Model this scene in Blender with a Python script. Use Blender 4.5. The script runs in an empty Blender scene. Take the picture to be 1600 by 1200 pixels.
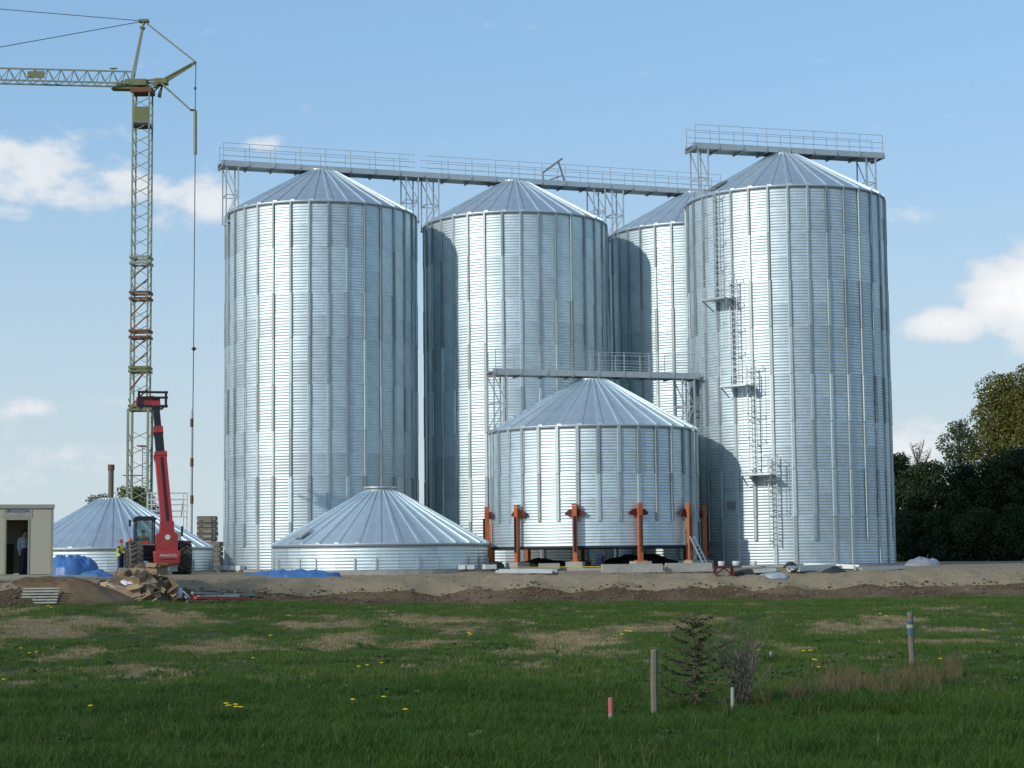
import bpy, bmesh, math, random
import numpy as np
from mathutils import Vector, Matrix, noise, Euler
random.seed(7); rng = np.random.default_rng(7)
sin, cos, pi, R_ = math.sin, math.cos, math.pi, math.radians
S = bpy.context.scene
COL = S.collection

# ------------------------------------------------------------------ camera
F, HOR, EYE, ROLL = 2850.0, 868.0, 2.4, 0.0107
TH = math.atan((HOR - 600) / F)
r0, f0, u0 = Vector((1, 0, 0)), Vector((0, cos(TH), sin(TH))), Vector((0, -sin(TH), cos(TH)))
cr, sr = cos(ROLL), sin(ROLL)
right, up = r0 * cr - u0 * sr, r0 * sr + u0 * cr
cam = bpy.data.objects.new('camera', bpy.data.cameras.new('camera')); COL.objects.link(cam)
M = Matrix.Identity(4)
for i in range(3):
    M[i][0], M[i][1], M[i][2] = right[i], up[i], -f0[i]
M[2][3] = EYE
cam.matrix_world = M
cam.data.sensor_width = 36; cam.data.lens = F / 1600 * 36
cam.data.clip_start = 0.5; cam.data.clip_end = 9000
S.camera = cam
S.render.resolution_x, S.render.resolution_y = 1024, 768

# ------------------------------------------------------------------ sun, sky, exposure
SUN_AZ, SUN_EL = R_(230), R_(24)
sd = Vector((sin(SUN_AZ) * cos(SUN_EL), cos(SUN_AZ) * cos(SUN_EL), sin(SUN_EL)))
sl = bpy.data.lights.new('sun', 'SUN'); sl.energy = 2.0; sl.angle = R_(0.9); sl.color = (1.0, 0.95, 0.87)
so = bpy.data.objects.new('sun', sl); COL.objects.link(so)
so.rotation_euler = sd.to_track_quat('Z', 'Y').to_euler(); so.location = sd * 300
S.view_settings.view_transform = 'Standard'; S.view_settings.look = 'None'
S.view_settings.exposure = 0.25; S.view_settings.gamma = 1.0

def ray(px, py):
    a, b = px - 800, py - 600
    qx, qy = a * cr - b * sr, a * sr + b * cr
    return (r0 * (qx / F) + u0 * (-qy / F) + f0)
def at(px, py, Y):
    r = ray(px, py); return r * (Y / r.y) + Vector((0, 0, EYE))
def atz(px, py, z):
    r = ray(px, py); return r * ((z - EYE) / r.z) + Vector((0, 0, EYE))

W = bpy.data.worlds.new('World'); S.world = W; W.use_nodes = True
nt = W.node_tree; nt.nodes.clear()
def N(t, tree=None, **k):
    n = (tree or nt).nodes.new(t)
    for a, b in k.items(): setattr(n, a, b)
    return n
def mth(op, a, b=None, c=None, tree=None):
    tr = tree or nt
    n = tr.nodes.new('ShaderNodeMath'); n.operation = op
    for i, v in enumerate((a, b, c)):
        if v is None: continue
        if isinstance(v, (int, float)): n.inputs[i].default_value = v
        else: tr.links.new(v, n.inputs[i])
    return n.outputs[0]
out = N('ShaderNodeOutputWorld'); bg = N('ShaderNodeBackground'); bg.inputs['Strength'].default_value = 0.14
sky = N('ShaderNodeTexSky', sky_type='NISHITA', sun_disc=False, sun_elevation=SUN_EL, sun_rotation=SUN_AZ,
        altitude=100, air_density=1.0, dust_density=0.3, ozone_density=1.6)
tc = N('ShaderNodeTexCoord'); sp = N('ShaderNodeSeparateXYZ'); nt.links.new(tc.outputs['Generated'], sp.inputs[0])
az = mth('ARCTAN2', sp.outputs[0], sp.outputs[1]); el = mth('ARCSINE', sp.outputs[2])
cv = N('ShaderNodeCombineXYZ'); nt.links.new(mth('MULTIPLY', az, 1.0), cv.inputs[0]); nt.links.new(mth('MULTIPLY', el, 1.7), cv.inputs[1])
nz = N('ShaderNodeTexNoise'); nz.inputs['Scale'].default_value = 32; nz.inputs['Detail'].default_value = 9; nz.inputs['Roughness'].default_value = 0.56
nt.links.new(cv.outputs[0], nz.inputs['Vector'])
nzv = mth('SUBTRACT', nz.outputs[0], 0.5)
# cumulus banks: azimuth, elevation, half width, half height, weight, softness
def pa(px, py):
    d = ray(px, py).normalized(); return math.atan2(d.x, d.y), math.asin(d.z)
blobs = [(30, 258, 130, 58, .74), (170, 292, 150, 40, .60), (310, 312, 110, 40, .64), (400, 225, 75, 16, .38),
         (1495, 505, 74, 26, 1.0), (1565, 468, 52, 50, 1.5), (1610, 465, 62, 62, 1.6), (1417, 330, 28, 16, .40),
         (1430, 690, 90, 38, .8), (60, 640, 90, 22, .34), (150, 625, 60, 18, .38), (100, 720, 260, 46, .42), (20, 330, 40, 22, .4)]
field = None
for px, py, w, h, wt in blobs:
    a0, e0 = pa(px, py)
    dx = mth('DIVIDE', mth('SUBTRACT', az, a0), w / F); dy = mth('DIVIDE', mth('SUBTRACT', el, e0), h / F)
    r2 = mth('ADD', mth('MULTIPLY', dx, dx), mth('MULTIPLY', dy, dy))
    v = mth('MULTIPLY', mth('EXPONENT', mth('MULTIPLY', r2, -0.9)), wt)
    field = v if field is None else mth('MAXIMUM', field, v)
# the same kind of clouds all round the rest of the sky
cn = N('ShaderNodeTexNoise'); cn.inputs['Scale'].default_value = 3.1; cn.inputs['Detail'].default_value = 3
cv2 = N('ShaderNodeCombineXYZ'); nt.links.new(mth('ADD', az, 4.0), cv2.inputs[0]); nt.links.new(mth('MULTIPLY', el, 2.6), cv2.inputs[1])
nt.links.new(cv2.outputs[0], cn.inputs['Vector'])
glob = mth('MULTIPLY', mth('SUBTRACT', cn.outputs[0], 0.56), 5.0)
def ramp(v, a, b): m = N('ShaderNodeMapRange', interpolation_type='SMOOTHSTEP'); nt.links.new(v, m.inputs[0]); m.inputs[1].default_value = a; m.inputs[2].default_value = b; return m.outputs[0]
outside = ramp(mth('ABSOLUTE', az), 0.33, 0.65)
field = mth('MAXIMUM', field, mth('MULTIPLY', glob, mth('MAXIMUM', outside, ramp(el, 0.34, 0.6))))
dens = mth('ADD', field, mth('MULTIPLY', nzv, 1.5))
mr = N('ShaderNodeMapRange', interpolation_type='SMOOTHSTEP'); nt.links.new(dens, mr.inputs[0])
mr.inputs[1].default_value = 0.20; mr.inputs[2].default_value = 0.68
cm = N('ShaderNodeMix', data_type='RGBA'); 
br = N('ShaderNodeMapRange'); nt.links.new(dens, br.inputs[0]); br.inputs[1].default_value = 0.3; br.inputs[2].default_value = 1.5
nt.links.new(br.outputs[0], cm.inputs[0])
cm.inputs[6].default_value = (4.3, 4.6, 4.95, 1); cm.inputs[7].default_value = (6.1, 6.05, 6.0, 1)
mx = N('ShaderNodeMix', data_type='RGBA')
nt.links.new(mth('MULTIPLY', mr.outputs[0], 0.93), mx.inputs[0])
# pale veil of thin haze low over the whole horizon
ve = N('ShaderNodeMix', data_type='RGBA')
nt.links.new(mth('MULTIPLY', mth('EXPONENT', mth('MULTIPLY', mth('POWER', mth('DIVIDE', mth('MAXIMUM', el, 0.0), 0.40), 2.0), -1.0)), 0.95), ve.inputs[0])
nt.links.new(sky.outputs[0], ve.inputs[6]); vr = N('ShaderNodeMapRange', interpolation_type='SMOOTHSTEP'); vr.inputs[1].default_value = 0.0; vr.inputs[2].default_value = 0.30; nt.links.new(el, vr.inputs[0])
vc = N('ShaderNodeMix', data_type='RGBA'); nt.links.new(vr.outputs[0], vc.inputs[0]); vc.inputs[6].default_value = (3.45, 4.1, 4.45, 1); vc.inputs[7].default_value = (1.62, 3.05, 4.75, 1); nt.links.new(vc.outputs[2], ve.inputs[7]); nt.links.new(ve.outputs[2], mx.inputs[6]); nt.links.new(cm.outputs[2], mx.inputs[7])
nt.links.new(mx.outputs[2], bg.inputs[0]); nt.links.new(bg.outputs[0], out.inputs[0])

# ------------------------------------------------------------------ materials
MATS = {}
def mat(name, col, rough=0.7, metal=0.0, var=0.15, scale=3.0, col2=None, bump=0.0, bscale=None, objvar=0.0, spec=None, hue=0, tint=False, world=False, stretch=None):
    m = bpy.data.materials.new(name); m.use_nodes = True; t = m.node_tree; b = t.nodes['Principled BSDF']
    tcn = N('ShaderNodeTexCoord', t); no = N('ShaderNodeTexNoise', t)
    no.inputs['Scale'].default_value = scale; no.inputs['Detail'].default_value = 6; no.inputs['Roughness'].default_value = .62
    src = N('ShaderNodeNewGeometry', t).outputs['Position'] if world else tcn.outputs['Object']
    if stretch:
        mp = N('ShaderNodeMapping', t); mp.inputs['Scale'].default_value = stretch; t.links.new(src, mp.inputs[0]); src = mp.outputs[0]
    t.links.new(src, no.inputs['Vector'])
    mixn = N('ShaderNodeMix', t, data_type='RGBA')
    rmp = N('ShaderNodeMapRange', t); t.links.new(no.outputs[0], rmp.inputs[0]); rmp.inputs[1].default_value = .3; rmp.inputs[2].default_value = .7
    t.links.new(rmp.outputs[0], mixn.inputs[0])
    c2 = col2 or tuple(c * (1 - var) for c in col)
    c1 = col if col2 else tuple(min(1, c * (1 + var)) for c in col)
    mixn.inputs[6].default_value = (*c2, 1); mixn.inputs[7].default_value = (*c1, 1)
    res = mixn.outputs[2]
    if objvar:
        oi = N('ShaderNodeObjectInfo', t); hs = N('ShaderNodeHueSaturation', t)
        mr_ = N('ShaderNodeMapRange', t); t.links.new(oi.outputs['Random'], mr_.inputs[0]); mr_.inputs[3].default_value = 1 - objvar; mr_.inputs[4].default_value = 1 + objvar
        t.links.new(mr_.outputs[0], hs.inputs['Value']); t.links.new(res, hs.inputs['Color']); res = hs.outputs[0]
        if hue:
            hr = N('ShaderNodeMapRange', t); t.links.new(mth('FRACT', mth('MULTIPLY', oi.outputs['Random'], 7.31, tree=t), tree=t), hr.inputs[0])
            hr.inputs[3].default_value = .5 - hue; hr.inputs[4].default_value = .5 + hue; t.links.new(hr.outputs[0], hs.inputs['Hue'])
    if tint:
        oc = N('ShaderNodeObjectInfo', t); mm = N('ShaderNodeMix', t, data_type='RGBA', blend_type='MULTIPLY'); mm.inputs[0].default_value = 1
        t.links.new(res, mm.inputs[6]); t.links.new(oc.outputs['Color'], mm.inputs[7]); res = mm.outputs[2]
    t.links.new(res, b.inputs['Base Color'])
    b.inputs['Metallic'].default_value = metal
    rr = N('ShaderNodeMapRange', t); t.links.new(no.outputs[0], rr.inputs[0]); rr.inputs[3].default_value = max(.05, rough - .07); rr.inputs[4].default_value = min(1, rough + .07)
    t.links.new(rr.outputs[0], b.inputs['Roughness'])
    if spec is not None: b.inputs['Specular IOR Level'].default_value = spec
    if bump:
        bn = N('ShaderNodeTexNoise', t); bn.inputs['Scale'].default_value = bscale or scale * 4; bn.inputs['Detail'].default_value = 5
        t.links.new(src, bn.inputs['Vector'])
        bp = N('ShaderNodeBump', t); bp.inputs['Strength'].default_value = bump; bp.inputs['Distance'].default_value = .03
        t.links.new(bn.outputs[0], bp.inputs['Height']); t.links.new(bp.outputs[0], b.inputs['Normal'])
    MATS[name] = m; return m
def leafmat(name, c1, c2, scale=.6, rough=.6, trans=.25):
    m = mat(name, c1, rough, 0, scale=scale, col2=c2, spec=.25, world=True)
    t = m.node_tree; b = t.nodes['Principled BSDF']; o = t.nodes['Material Output']
    tr = N('ShaderNodeBsdfTranslucent', t); ms = N('ShaderNodeMixShader', t); ms.inputs[0].default_value = trans
    t.links.new(b.inputs['Base Color'].links[0].from_socket, tr.inputs[0])
    t.links.new(b.outputs[0], ms.inputs[1]); t.links.new(tr.outputs[0], ms.inputs[2]); t.links.new(ms.outputs[0], o.inputs[0])
    return m
sheet = mat('galvanised_sheet', (.69, .785, .80), .55, .80, var=.09, stretch=(1, 1, .35), tint=True, scale=2.2, objvar=.05, hue=.006)
stiffm = mat('galvanised_profile', (.50, .56, .56), .54, .62, tint=True, var=.08, scale=3, objvar=.10)
roofm = mat('galvanised_roof', (.64, .745, .785), .52, .75, var=.06, scale=1.4, objvar=.05)
galv = mat('galvanised_steel', (.56, .59, .58), .45, .65, var=.10, scale=4, objvar=.05)
railm = mat('pale_rail', (.55, .58, .585), .45, .4, var=.08, scale=4)
galvd = mat('grey_steel', (.26, .28, .28), .5, .5, var=.12, scale=4)
concrete = mat('concrete', (.36, .35, .31), .9, 0, scale=2.0, var=.16, bump=.4)
darkm = mat('dark_gap', (.03, .03, .032), .8)
orange = mat('orange_paint', (.46, .12, .035), .5, 0, scale=6, var=.12)
darkred = mat('dark_red_paint', (.105, .014, .016), .55, 0)
red = mat('red_paint', (.44, .035, .04), .42, 0, scale=2.2, col2=(.30, .05, .04))
redworn = mat('red_oxide', (.30, .07, .04), .6, 0)
black = mat('black_paint', (.02, .02, .022), .45)
rubber = mat('tyre_rubber', (.035, .034, .03), .85, 0, scale=5, col2=(.10, .09, .07))
dusty = mat('dusty_tyre', (.16, .145, .115), .9, 0, scale=5, col2=(.07, .065, .055))
craneg = mat('crane_green', (.25, .29, .21), .55, .1, scale=4, var=.15)
craned = mat('crane_olive', (.16, .18, .065), .55, 0, scale=4, var=.15)
rusty = mat('rust_brown', (.17, .075, .035), .7, 0, scale=5)
cable = mat('steel_cable', (.10, .11, .12), .5, .5)
cream = mat('container_cream', (.55, .51, .375), .55, 0, scale=1.2, var=.05)
creamd = mat('container_trim', (.40, .385, .29), .55, 0, scale=1.2, var=.05)
wood = mat('weathered_wood', (.17, .15, .115), .85, 0, scale=2, var=.25, stretch=(1, 1, 8), bump=.3)
woodd = mat('grey_timber', (.20, .175, .135), .85, 0, scale=3, var=.25, objvar=.15)
card = mat('cardboard', (.36, .25, .14), .85, 0, scale=3, var=.12, objvar=.22)
cardl = mat('pale_cardboard', (.42, .33, .22), .85, 0, scale=3, var=.12, objvar=.15)
tarp = mat('blue_tarp', (.06, .175, .42), .42, 0, scale=2.5, var=.15, bump=.5, bscale=6)
plastic = mat('white_plastic', (.66, .68, .68), .4, 0, scale=3, var=.08)
plasticg = mat('grey_plastic', (.40, .42, .44), .4, 0, scale=3, var=.15, bump=.5, bscale=9)
blackt = mat('black_sheeting', (.030, .034, .033), .5, 0, scale=4, var=.3, bump=.6, bscale=5)
hivis = mat('hivis_yellow', (.50, .68, .03), .6)
hivisg = mat('hivis_green', (.22, .62, .03), .6)
navy = mat('navy_cloth', (.02, .03, .075), .85)
skin = mat('skin', (.50, .30, .21), .6)
helmr = mat('red_helmet', (.55, .06, .06), .35)
helmo = mat('orange_helmet', (.60, .14, .05), .35)
hair = mat('dark_hair', (.03, .022, .018), .7)
eyem = mat('eye_dark', (.02, .02, .02), .3)
shirt = mat('pale_shirt', (.45, .52, .55), .8, scale=14, col2=(.20, .28, .36), stretch=(.2, .2, 1))
ltail = mat('tail_light', (.75, .02, .02), .25)
inkb = mat('blue_lettering', (.03, .045, .16), .5)
inkg = mat('grey_lettering', (.33, .38, .38), .5)
inkw = mat('white_lettering', (.72, .70, .62), .5)
inko = mat('orange_lettering', (.55, .17, .03), .5)
pinkp = mat('pink_paint', (.50, .13, .12), .6)
whitew = mat('white_painted_wood', (.34, .36, .31), .8)
bluep = mat('blue_band', (.045, .12, .18), .5)
yellowh = mat('yellow_hose', (.55, .46, .03), .5)
petal = mat('dandelion_yellow', (.80, .60, .005), .7)
stemg = mat('stem_green', (.10, .17, .04), .7)
bark = mat('bark', (.10, .085, .065), .9, 0, scale=4, var=.3, bump=.5)
twig = mat('grey_twig', (.20, .165, .13), .9, 0, scale=4, var=.25)
glass = bpy.data.materials.new('cab_glass'); glass.use_nodes = True
gb = glass.node_tree.nodes['Principled BSDF']; gb.inputs['Base Color'].default_value = (.55, .68, .66, 1); gb.inputs['Roughness'].default_value = .05
gb.inputs['Transmission Weight'].default_value = .9; gb.inputs['IOR'].default_value = 1.1
stonem = mat('pale_stone', (.29, .25, .18), .9, 0, scale=5, var=.2, objvar=.2)
clodm = mat('soil_clod', (.13, .095, .06), .95, 0, scale=5, var=.25)
grassm = leafmat('grass_blade', (.115, .185, .034), (.056, .126, .021), .35, .55, .3)
darkgrassm = leafmat('dark_grass_blade', (.078, .146, .024), (.042, .102, .015), .45, .55, .3)  # darker green for the taller blades that fill the near meadow
drym = leafmat('dry_grass_blade', (.46, .37, .21), (.24, .185, .09), .3, .7, .2)
dark_leaf = leafmat('dark_leaf', (.055, .088, .030), (.026, .048, .018), .5)
olive_leaf = leafmat('olive_leaf', (.195, .185, .042), (.115, .125, .030), .45)
green_leaf = leafmat('green_leaf', (.095, .125, .045), (.060, .085, .030), .5)
red_leaf = leafmat('reddish_bud', (.12, .065, .05), (.07, .04, .035), .5)
needle = leafmat('spruce_needle', (.075, .090, .034), (.115, .085, .040), 3.0)

# ------------------------------------------------------------------ mesh helpers
class MB:
    def __init__(s): s.v = []; s.f = []; s.sm = []
    def add(s, vs, fs, smooth=False):
        o = len(s.v); s.v += [tuple(v) for v in vs]; s.f += [tuple(i + o for i in f) for f in fs]; s.sm += [smooth] * len(fs); return s
    def box(s, c, d, rot=None):
        c = Vector(c); h = [x / 2 for x in d]
        vs = [Vector((sx * h[0], sy * h[1], sz * h[2])) for sx in (-1, 1) for sy in (-1, 1) for sz in (-1, 1)]
        if rot is not None:
            m = rot if isinstance(rot, Matrix) else Euler(rot).to_matrix(); vs = [m @ v for v in vs]
        return s.add([v + c for v in vs], [(0, 1, 3, 2), (4, 6, 7, 5), (0, 4, 5, 1), (2, 3, 7, 6), (0, 2, 6, 4), (1, 5, 7, 3)])
    def bar(s, a, b, w, h=None, upv=(0, 0, 1)):
        a, b = Vector(a), Vector(b); h = h or w; d = b - a
        if d.length < 1e-6: return s
        z = d.normalized(); u = Vector(upv)
        if abs(z.dot(u)) > .98: u = Vector((0, 1, 0))
        x = u.cross(z).normalized(); y = z.cross(x)
        m = Matrix((x, y, z)).transposed()
        return s.box((a + b) / 2, (w, h, d.length), m)
    def tube(s, pts, r, n=6, caps=True, smooth=True):
        pts = [Vector(p) for p in pts]; rs = r if isinstance(r, (list, tuple)) else [r] * len(pts)
        vs = []; fs = []
        for i, p in enumerate(pts):
            d = (pts[min(i + 1, len(pts) - 1)] - pts[max(i - 1, 0)]).normalized()
            u = Vector((0, 0, 1)) if abs(d.z) < .9 else Vector((0, 1, 0))
            x = u.cross(d).normalized(); y = d.cross(x)
            for k in range(n):
                t = 2 * pi * k / n; vs.append(p + (x * cos(t) + y * sin(t)) * rs[i])
        for i in range(len(pts) - 1):
            for k in range(n):
                k2 = (k + 1) % n; fs.append((i * n + k, i * n + k2, (i + 1) * n + k2, (i + 1) * n + k))
        s.add(vs, fs, smooth)
        if caps: s.add(vs[:n], [tuple(range(n))[::-1]]); s.add(vs[-n:], [tuple(range(n))])
        return s
    def lathe(s, prof, n=32, c=(0, 0, 0), smooth=True, a0=0, a1=2 * pi):
        vs = []; fs = []; full = abs(a1 - a0 - 2 * pi) < 1e-6; m = n if full else n + 1
        for i in range(m):
            t = a0 + (a1 - a0) * i / n
            for (r, z) in prof: vs.append((c[0] + r * cos(t), c[1] + r * sin(t), c[2] + z))
        L = len(prof)
        for i in range(n):
            j = (i + 1) % m
            for k in range(L - 1): fs.append((i * L + k, j * L + k, j * L + k + 1, i * L + k + 1))
        return s.add(vs, fs, smooth)
    def prism(s, poly, y0, y1, axis='y'):
        n = len(poly)
        def P(p, t): return (p[0], t, p[1]) if axis == 'y' else ((p[0], p[1], t) if axis == 'z' else (t, p[0], p[1]))
        vs = [P(p, y0) for p in poly] + [P(p, y1) for p in poly]
        fs = [tuple(range(n)), tuple(range(2 * n - 1, n - 1, -1))] + [(i + n, (i + 1) % n + n, (i + 1) % n, i) for i in range(n)]
        return s.add(vs, fs)
    def mesh(s, name, m):
        me = bpy.data.meshes.new(name); me.from_pydata(s.v, [], s.f)
        me.polygons.foreach_set('use_smooth', s.sm); 
        if m: me.materials.append(m)
        me.update(); return me
    def build(s, name, m, parent=None, loc=None, rot=None):
        return link(name, s.mesh(name, m), parent, loc, rot)
def link(name, me, parent=None, loc=None, rot=None, scale=None):
    o = bpy.data.objects.new(name, me); COL.objects.link(o)
    if parent: o.parent = parent
    if loc is not None: o.location = loc
    if rot is not None: o.rotation_euler = rot if not isinstance(rot, (int, float)) else (0, 0, rot)
    if scale is not None: o.scale = scale
    return o
def tag(o, label=None, cat=None, group=None, kind=None):
    if label: o['label'] = label
    if cat: o['category'] = cat
    if group: o['group'] = group
    if kind: o['kind'] = kind
    return o
def thing(name, label, cat, loc=(0, 0, 0), rz=0, group=None):
    o = bpy.data.objects.new(name, None); COL.objects.link(o); o.location = loc; o.rotation_euler = (0, 0, rz)
    o.empty_display_size = .3
    return tag(o, label, cat, group)
def copy_tree(o, parent=None):
    c = o.copy(); COL.objects.link(c)
    if parent: c.parent = parent
    for ch in list(o.children): copy_tree(ch, c)
    return c
def fbm(x, y, s=1.0, o=4, z=0.0): return noise.fractal(Vector((x * s, y * s, z)), 1.0, 2.0, o)
def sst(a, b, x):
    t = min(1, max(0, (x - a) / (b - a))); return t * t * (3 - 2 * t)
PAD = 1.65

# ------------------------------------------------------------------ terrain
def toe(X):   # where the meadow ends at the foot of the bank
    pts = [(-60, 62), (-24, 65), (-19, 66.5), (-16, 69.5), (-13.5, 74), (-11, 78), (-8, 80), (0, 80.8), (12, 82), (30, 84), (80, 86)]
    if X <= pts[0][0]: return pts[0][1]
    for (a, b), (c, d) in zip(pts, pts[1:]):
        if X <= c:
            t = (X - a) / (c - a); return b + (d - b) * (t * t * (3 - 2 * t) * .5 + t * .5)
    return pts[-1][1]
def meadow_z(X, Y):
    z = .06 * fbm(X, Y, .12, 3) + .03 * fbm(X, Y, .5, 2, 5)
    z += .50 * sst(5, 16, -X) * sst(30, 66, Y) + .29 * sst(35, 80, Y)
    return z
def bank_z(X, d):
    """height at d metres beyond the toe"""
    w = sst(0, 5.2, d + .5 * fbm(X, d, .25, 3, 3))
    z0 = meadow_z(X, toe(X)); ztop = PAD - .24
    z = z0 + (ztop - z0) * w + .24 * sst(6, 11.5, d)
    if d > .05:
        am = sst(0, .6, d)
        z += am * (.16 * fbm(X, d * 1.4, .7, 4, 9) + .05 * fbm(X, d, 3.0, 3, 2)) * (1 - .75 * sst(4.5, 7, d))
        z += am * .09 * math.exp(-((d - 4.6) / 1.0) ** 2) * (1 + .8 * fbm(X, 0, .35, 3, 4))       # ragged gravel crest
        z -= am * .12 * math.exp(-((d - 2.2) / .5) ** 2) * (1 + fbm(X, 3, .5, 2, 7))
        z += am * .45 * math.exp(-((X + 17.6) / 3.2) ** 2 - ((d - 2.6) / 1.6) ** 2)     # soil heap below the cabin
    return z
xs = np.concatenate([[-3000, -900, -300, -140, -90], np.arange(-60, -34, 2.0), np.arange(-34, 36.01, .3), np.arange(38, 62, 2.0), [80, 140, 300, 900, 3000]])
def sheet_mesh(name, rows, zf, m, xs=xs, smooth=True):
    nx = len(xs); vs = []; fs = []
    for yf in rows:
        for X in xs:
            Y = yf(X); vs.append((X, Y, zf(X, Y)))
    for j in range(len(rows) - 1):
        for i in range(nx - 1):
            a = j * nx + i; fs.append((a, a + 1, a + nx + 1, a + nx))
    me = bpy.data.meshes.new(name); me.from_pydata(vs, [], fs); me.polygons.foreach_set('use_smooth', [smooth] * len(fs)); me.materials.append(m)
    return link(name, me)
def groundmat(name, c1, c2, scale, c3=None, s3=.25, bump=.6, bscale=9, attr=None, c4=None):
    m = mat(name, c1, .95, 0, scale=scale, col2=c2, bump=bump, bscale=bscale, spec=.15); t = m.node_tree; b = t.nodes['Principled BSDF']
    src = b.inputs['Base Color'].links[0].from_socket
    if c3:
        tcn = N('ShaderNodeTexCoord', t); n2 = N('ShaderNodeTexNoise', t); n2.inputs['Scale'].default_value = s3; n2.inputs['Detail'].default_value = 5
        t.links.new(tcn.outputs['Object'], n2.inputs[0]); r = N('ShaderNodeMapRange', t); r.inputs[1].default_value = .46; r.inputs[2].default_value = .66
        t.links.new(n2.outputs[0], r.inputs[0]); x = N('ShaderNodeMix', t, data_type='RGBA'); t.links.new(r.outputs[0], x.inputs[0]); t.links.new(src, x.inputs[6]); x.inputs[7].default_value = (*c3, 1); src = x.outputs[2]
    if attr:
        at_ = N('ShaderNodeAttribute', t); at_.attribute_name = attr; x = N('ShaderNodeMix', t, data_type='RGBA')
        t.links.new(at_.outputs['Fac'], x.inputs[0]); t.links.new(src, x.inputs[6]); x.inputs[7].default_value = (*c4, 1); src = x.outputs[2]
    t.links.new(src, b.inputs['Base Color']); return m
meadowm = groundmat('meadow_turf', (.055, .085, .022), (.035, .060, .018), 1.5, (.075, .075, .03), .5, attr='dry', c4=(.25, .20, .105))
soilm = groundmat('brown_soil', (.135, .092, .050), (.085, .058, .033), 1.6, (.19, .142, .084), .35, bump=.9, bscale=6)
gravelm = groundmat('gravel_fill', (.36, .295, .195), (.265, .215, .14), 2.2, (.30, .24, .155), .22, bump=.9, bscale=10)
fieldm = groundmat('far_grass', (.08, .11, .03), (.06, .09, .025), .05, (.14, .13, .05), .02)
NR = 64
mrows = [(lambda X: -3000.), (lambda X: -400.)] + [(lambda X, t=t: -40 + (toe(X) + 40) * t) for t in np.concatenate([np.linspace(0, .3, 8)[:-1], np.linspace(.3, 1, NR)])]
meadow = tag(sheet_mesh('meadow', mrows, meadow_z, meadowm), kind='structure')
# straw-coloured dry patches: pixel ellipses read off the photo, laid on the ground
dryp = [(95, 982, 80, 24), (335, 1010, 58, 15), (130, 1022, 50, 12), (190, 1045, 80, 14), (240, 975, 70, 9), (470, 981, 24, 6), (540, 998, 42, 13),
        (600, 968, 105, 9), (870, 1003, 75, 17), (1030, 980, 72, 9), (1330, 978, 75, 5), (1390, 964, 40, 4), (1215, 1010, 40, 9), (730, 985, 60, 6),
        (1120, 995, 60, 8), (20, 957, 40, 6), (700, 1004, 60, 5), (1480, 1003, 80, 5), (1500, 985, 60, 4), (30, 1070, 30, 6), (830, 1040, 30, 7)]
def ground(px, py):
    z = 0.05
    for _ in range(6): p = atz(px, py, z); z = meadow_z(p.x, p.y)
    return atz(px, py, z)
dry_w = []
for px, py, w, h in dryp:
    c = ground(px, py); a = ground(px, py - h); b = ground(px, py + h)
    dry_w.append((c.x, c.y, w * c.y / F, max(.6, (a.y - b.y) / 2)))
def dry(X, Y):
    n = fbm(X * 1.0, Y * .55, .28, 4, 11) + .35 * fbm(X, Y * .6, 1.3, 3, 2)
    v = .95 * n - .06
    for cx, cy, w, h in dry_w:
        q = ((X - cx) / w) ** 2 + ((Y - cy) / h) ** 2
        if q < 6: v = max(v, 1.25 * math.exp(-q * .6) + .9 * n - .12)
    v = sst(.12, .95, v + .35 * fbm(X, Y, 2.2, 2, 4))
    return v * sst(27, 36, Y)
me = meadow.data; da = me.attributes.new('dry', 'FLOAT', 'POINT')
da.data.foreach_set('value', [dry(v.co.x, v.co.y) if abs(v.co.x) < 40 and v.co.y > 20 else 0 for v in me.vertices])
ds = [0, .25, .5, .8, 1.1, 1.4, 1.7, 2.0, 2.3, 2.6]
tag(sheet_mesh('soil_bank', [(lambda X, d=d: toe(X) + d * (1 + .0 * X)) for d in ds], lambda X, Y: bank_z(X, Y - toe(X)), soilm), kind='structure')
dg = [2.6, 2.9, 3.2, 3.5, 3.8, 4.1, 4.4, 4.7, 5.0, 5.4, 5.8, 6.4, 7.2, 8.5, 10, 13]
tag(sheet_mesh('gravel_slope', [(lambda X, d=d: toe(X) + d) for d in dg], lambda X, Y: bank_z(X, Y - toe(X)), gravelm), kind='structure')
def padz(X, Y):
    d = Y - toe(X); return bank_z(X, min(d, 13)) * (1 - sst(13, 16, d)) + PAD * sst(13, 16, d) + (0 if d < 14 else .02 * fbm(X, Y, .3, 2))
tag(sheet_mesh('gravel_yard', [(lambda X, t=t: (toe(X) + 13) * (1 - t) + 150 * t) for t in (0, .05, .12, .25, .5, .75, 1)], padz, gravelm), kind='structure')
tag(sheet_mesh('far_field', [(lambda X, y=y: y) for y in (150, 170, 220, 400, 900, 2500, 7000)], lambda X, Y: PAD if Y < 151 else PAD - 1.0 * sst(150, 220, Y) + (.02 * fbm(X, Y, .3, 2) if Y < 151 else 0), fieldm), kind='structure')
def gz(X, Y):
    d = Y - toe(X)
    return meadow_z(X, Y) if d < 0 else padz(X, Y)

def hit(px, py, y0=14.0, y1=108.0):
    r = ray(px, py); r = r / r.y; Y = y0; o = Vector((0, 0, EYE))
    while Y < y1:
        p = r * Y + o
        if p.z < gz(p.x, p.y): break
        Y += .25
    p = r * (Y - .12) + o; p.z = gz(p.x, p.y); return p
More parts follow.
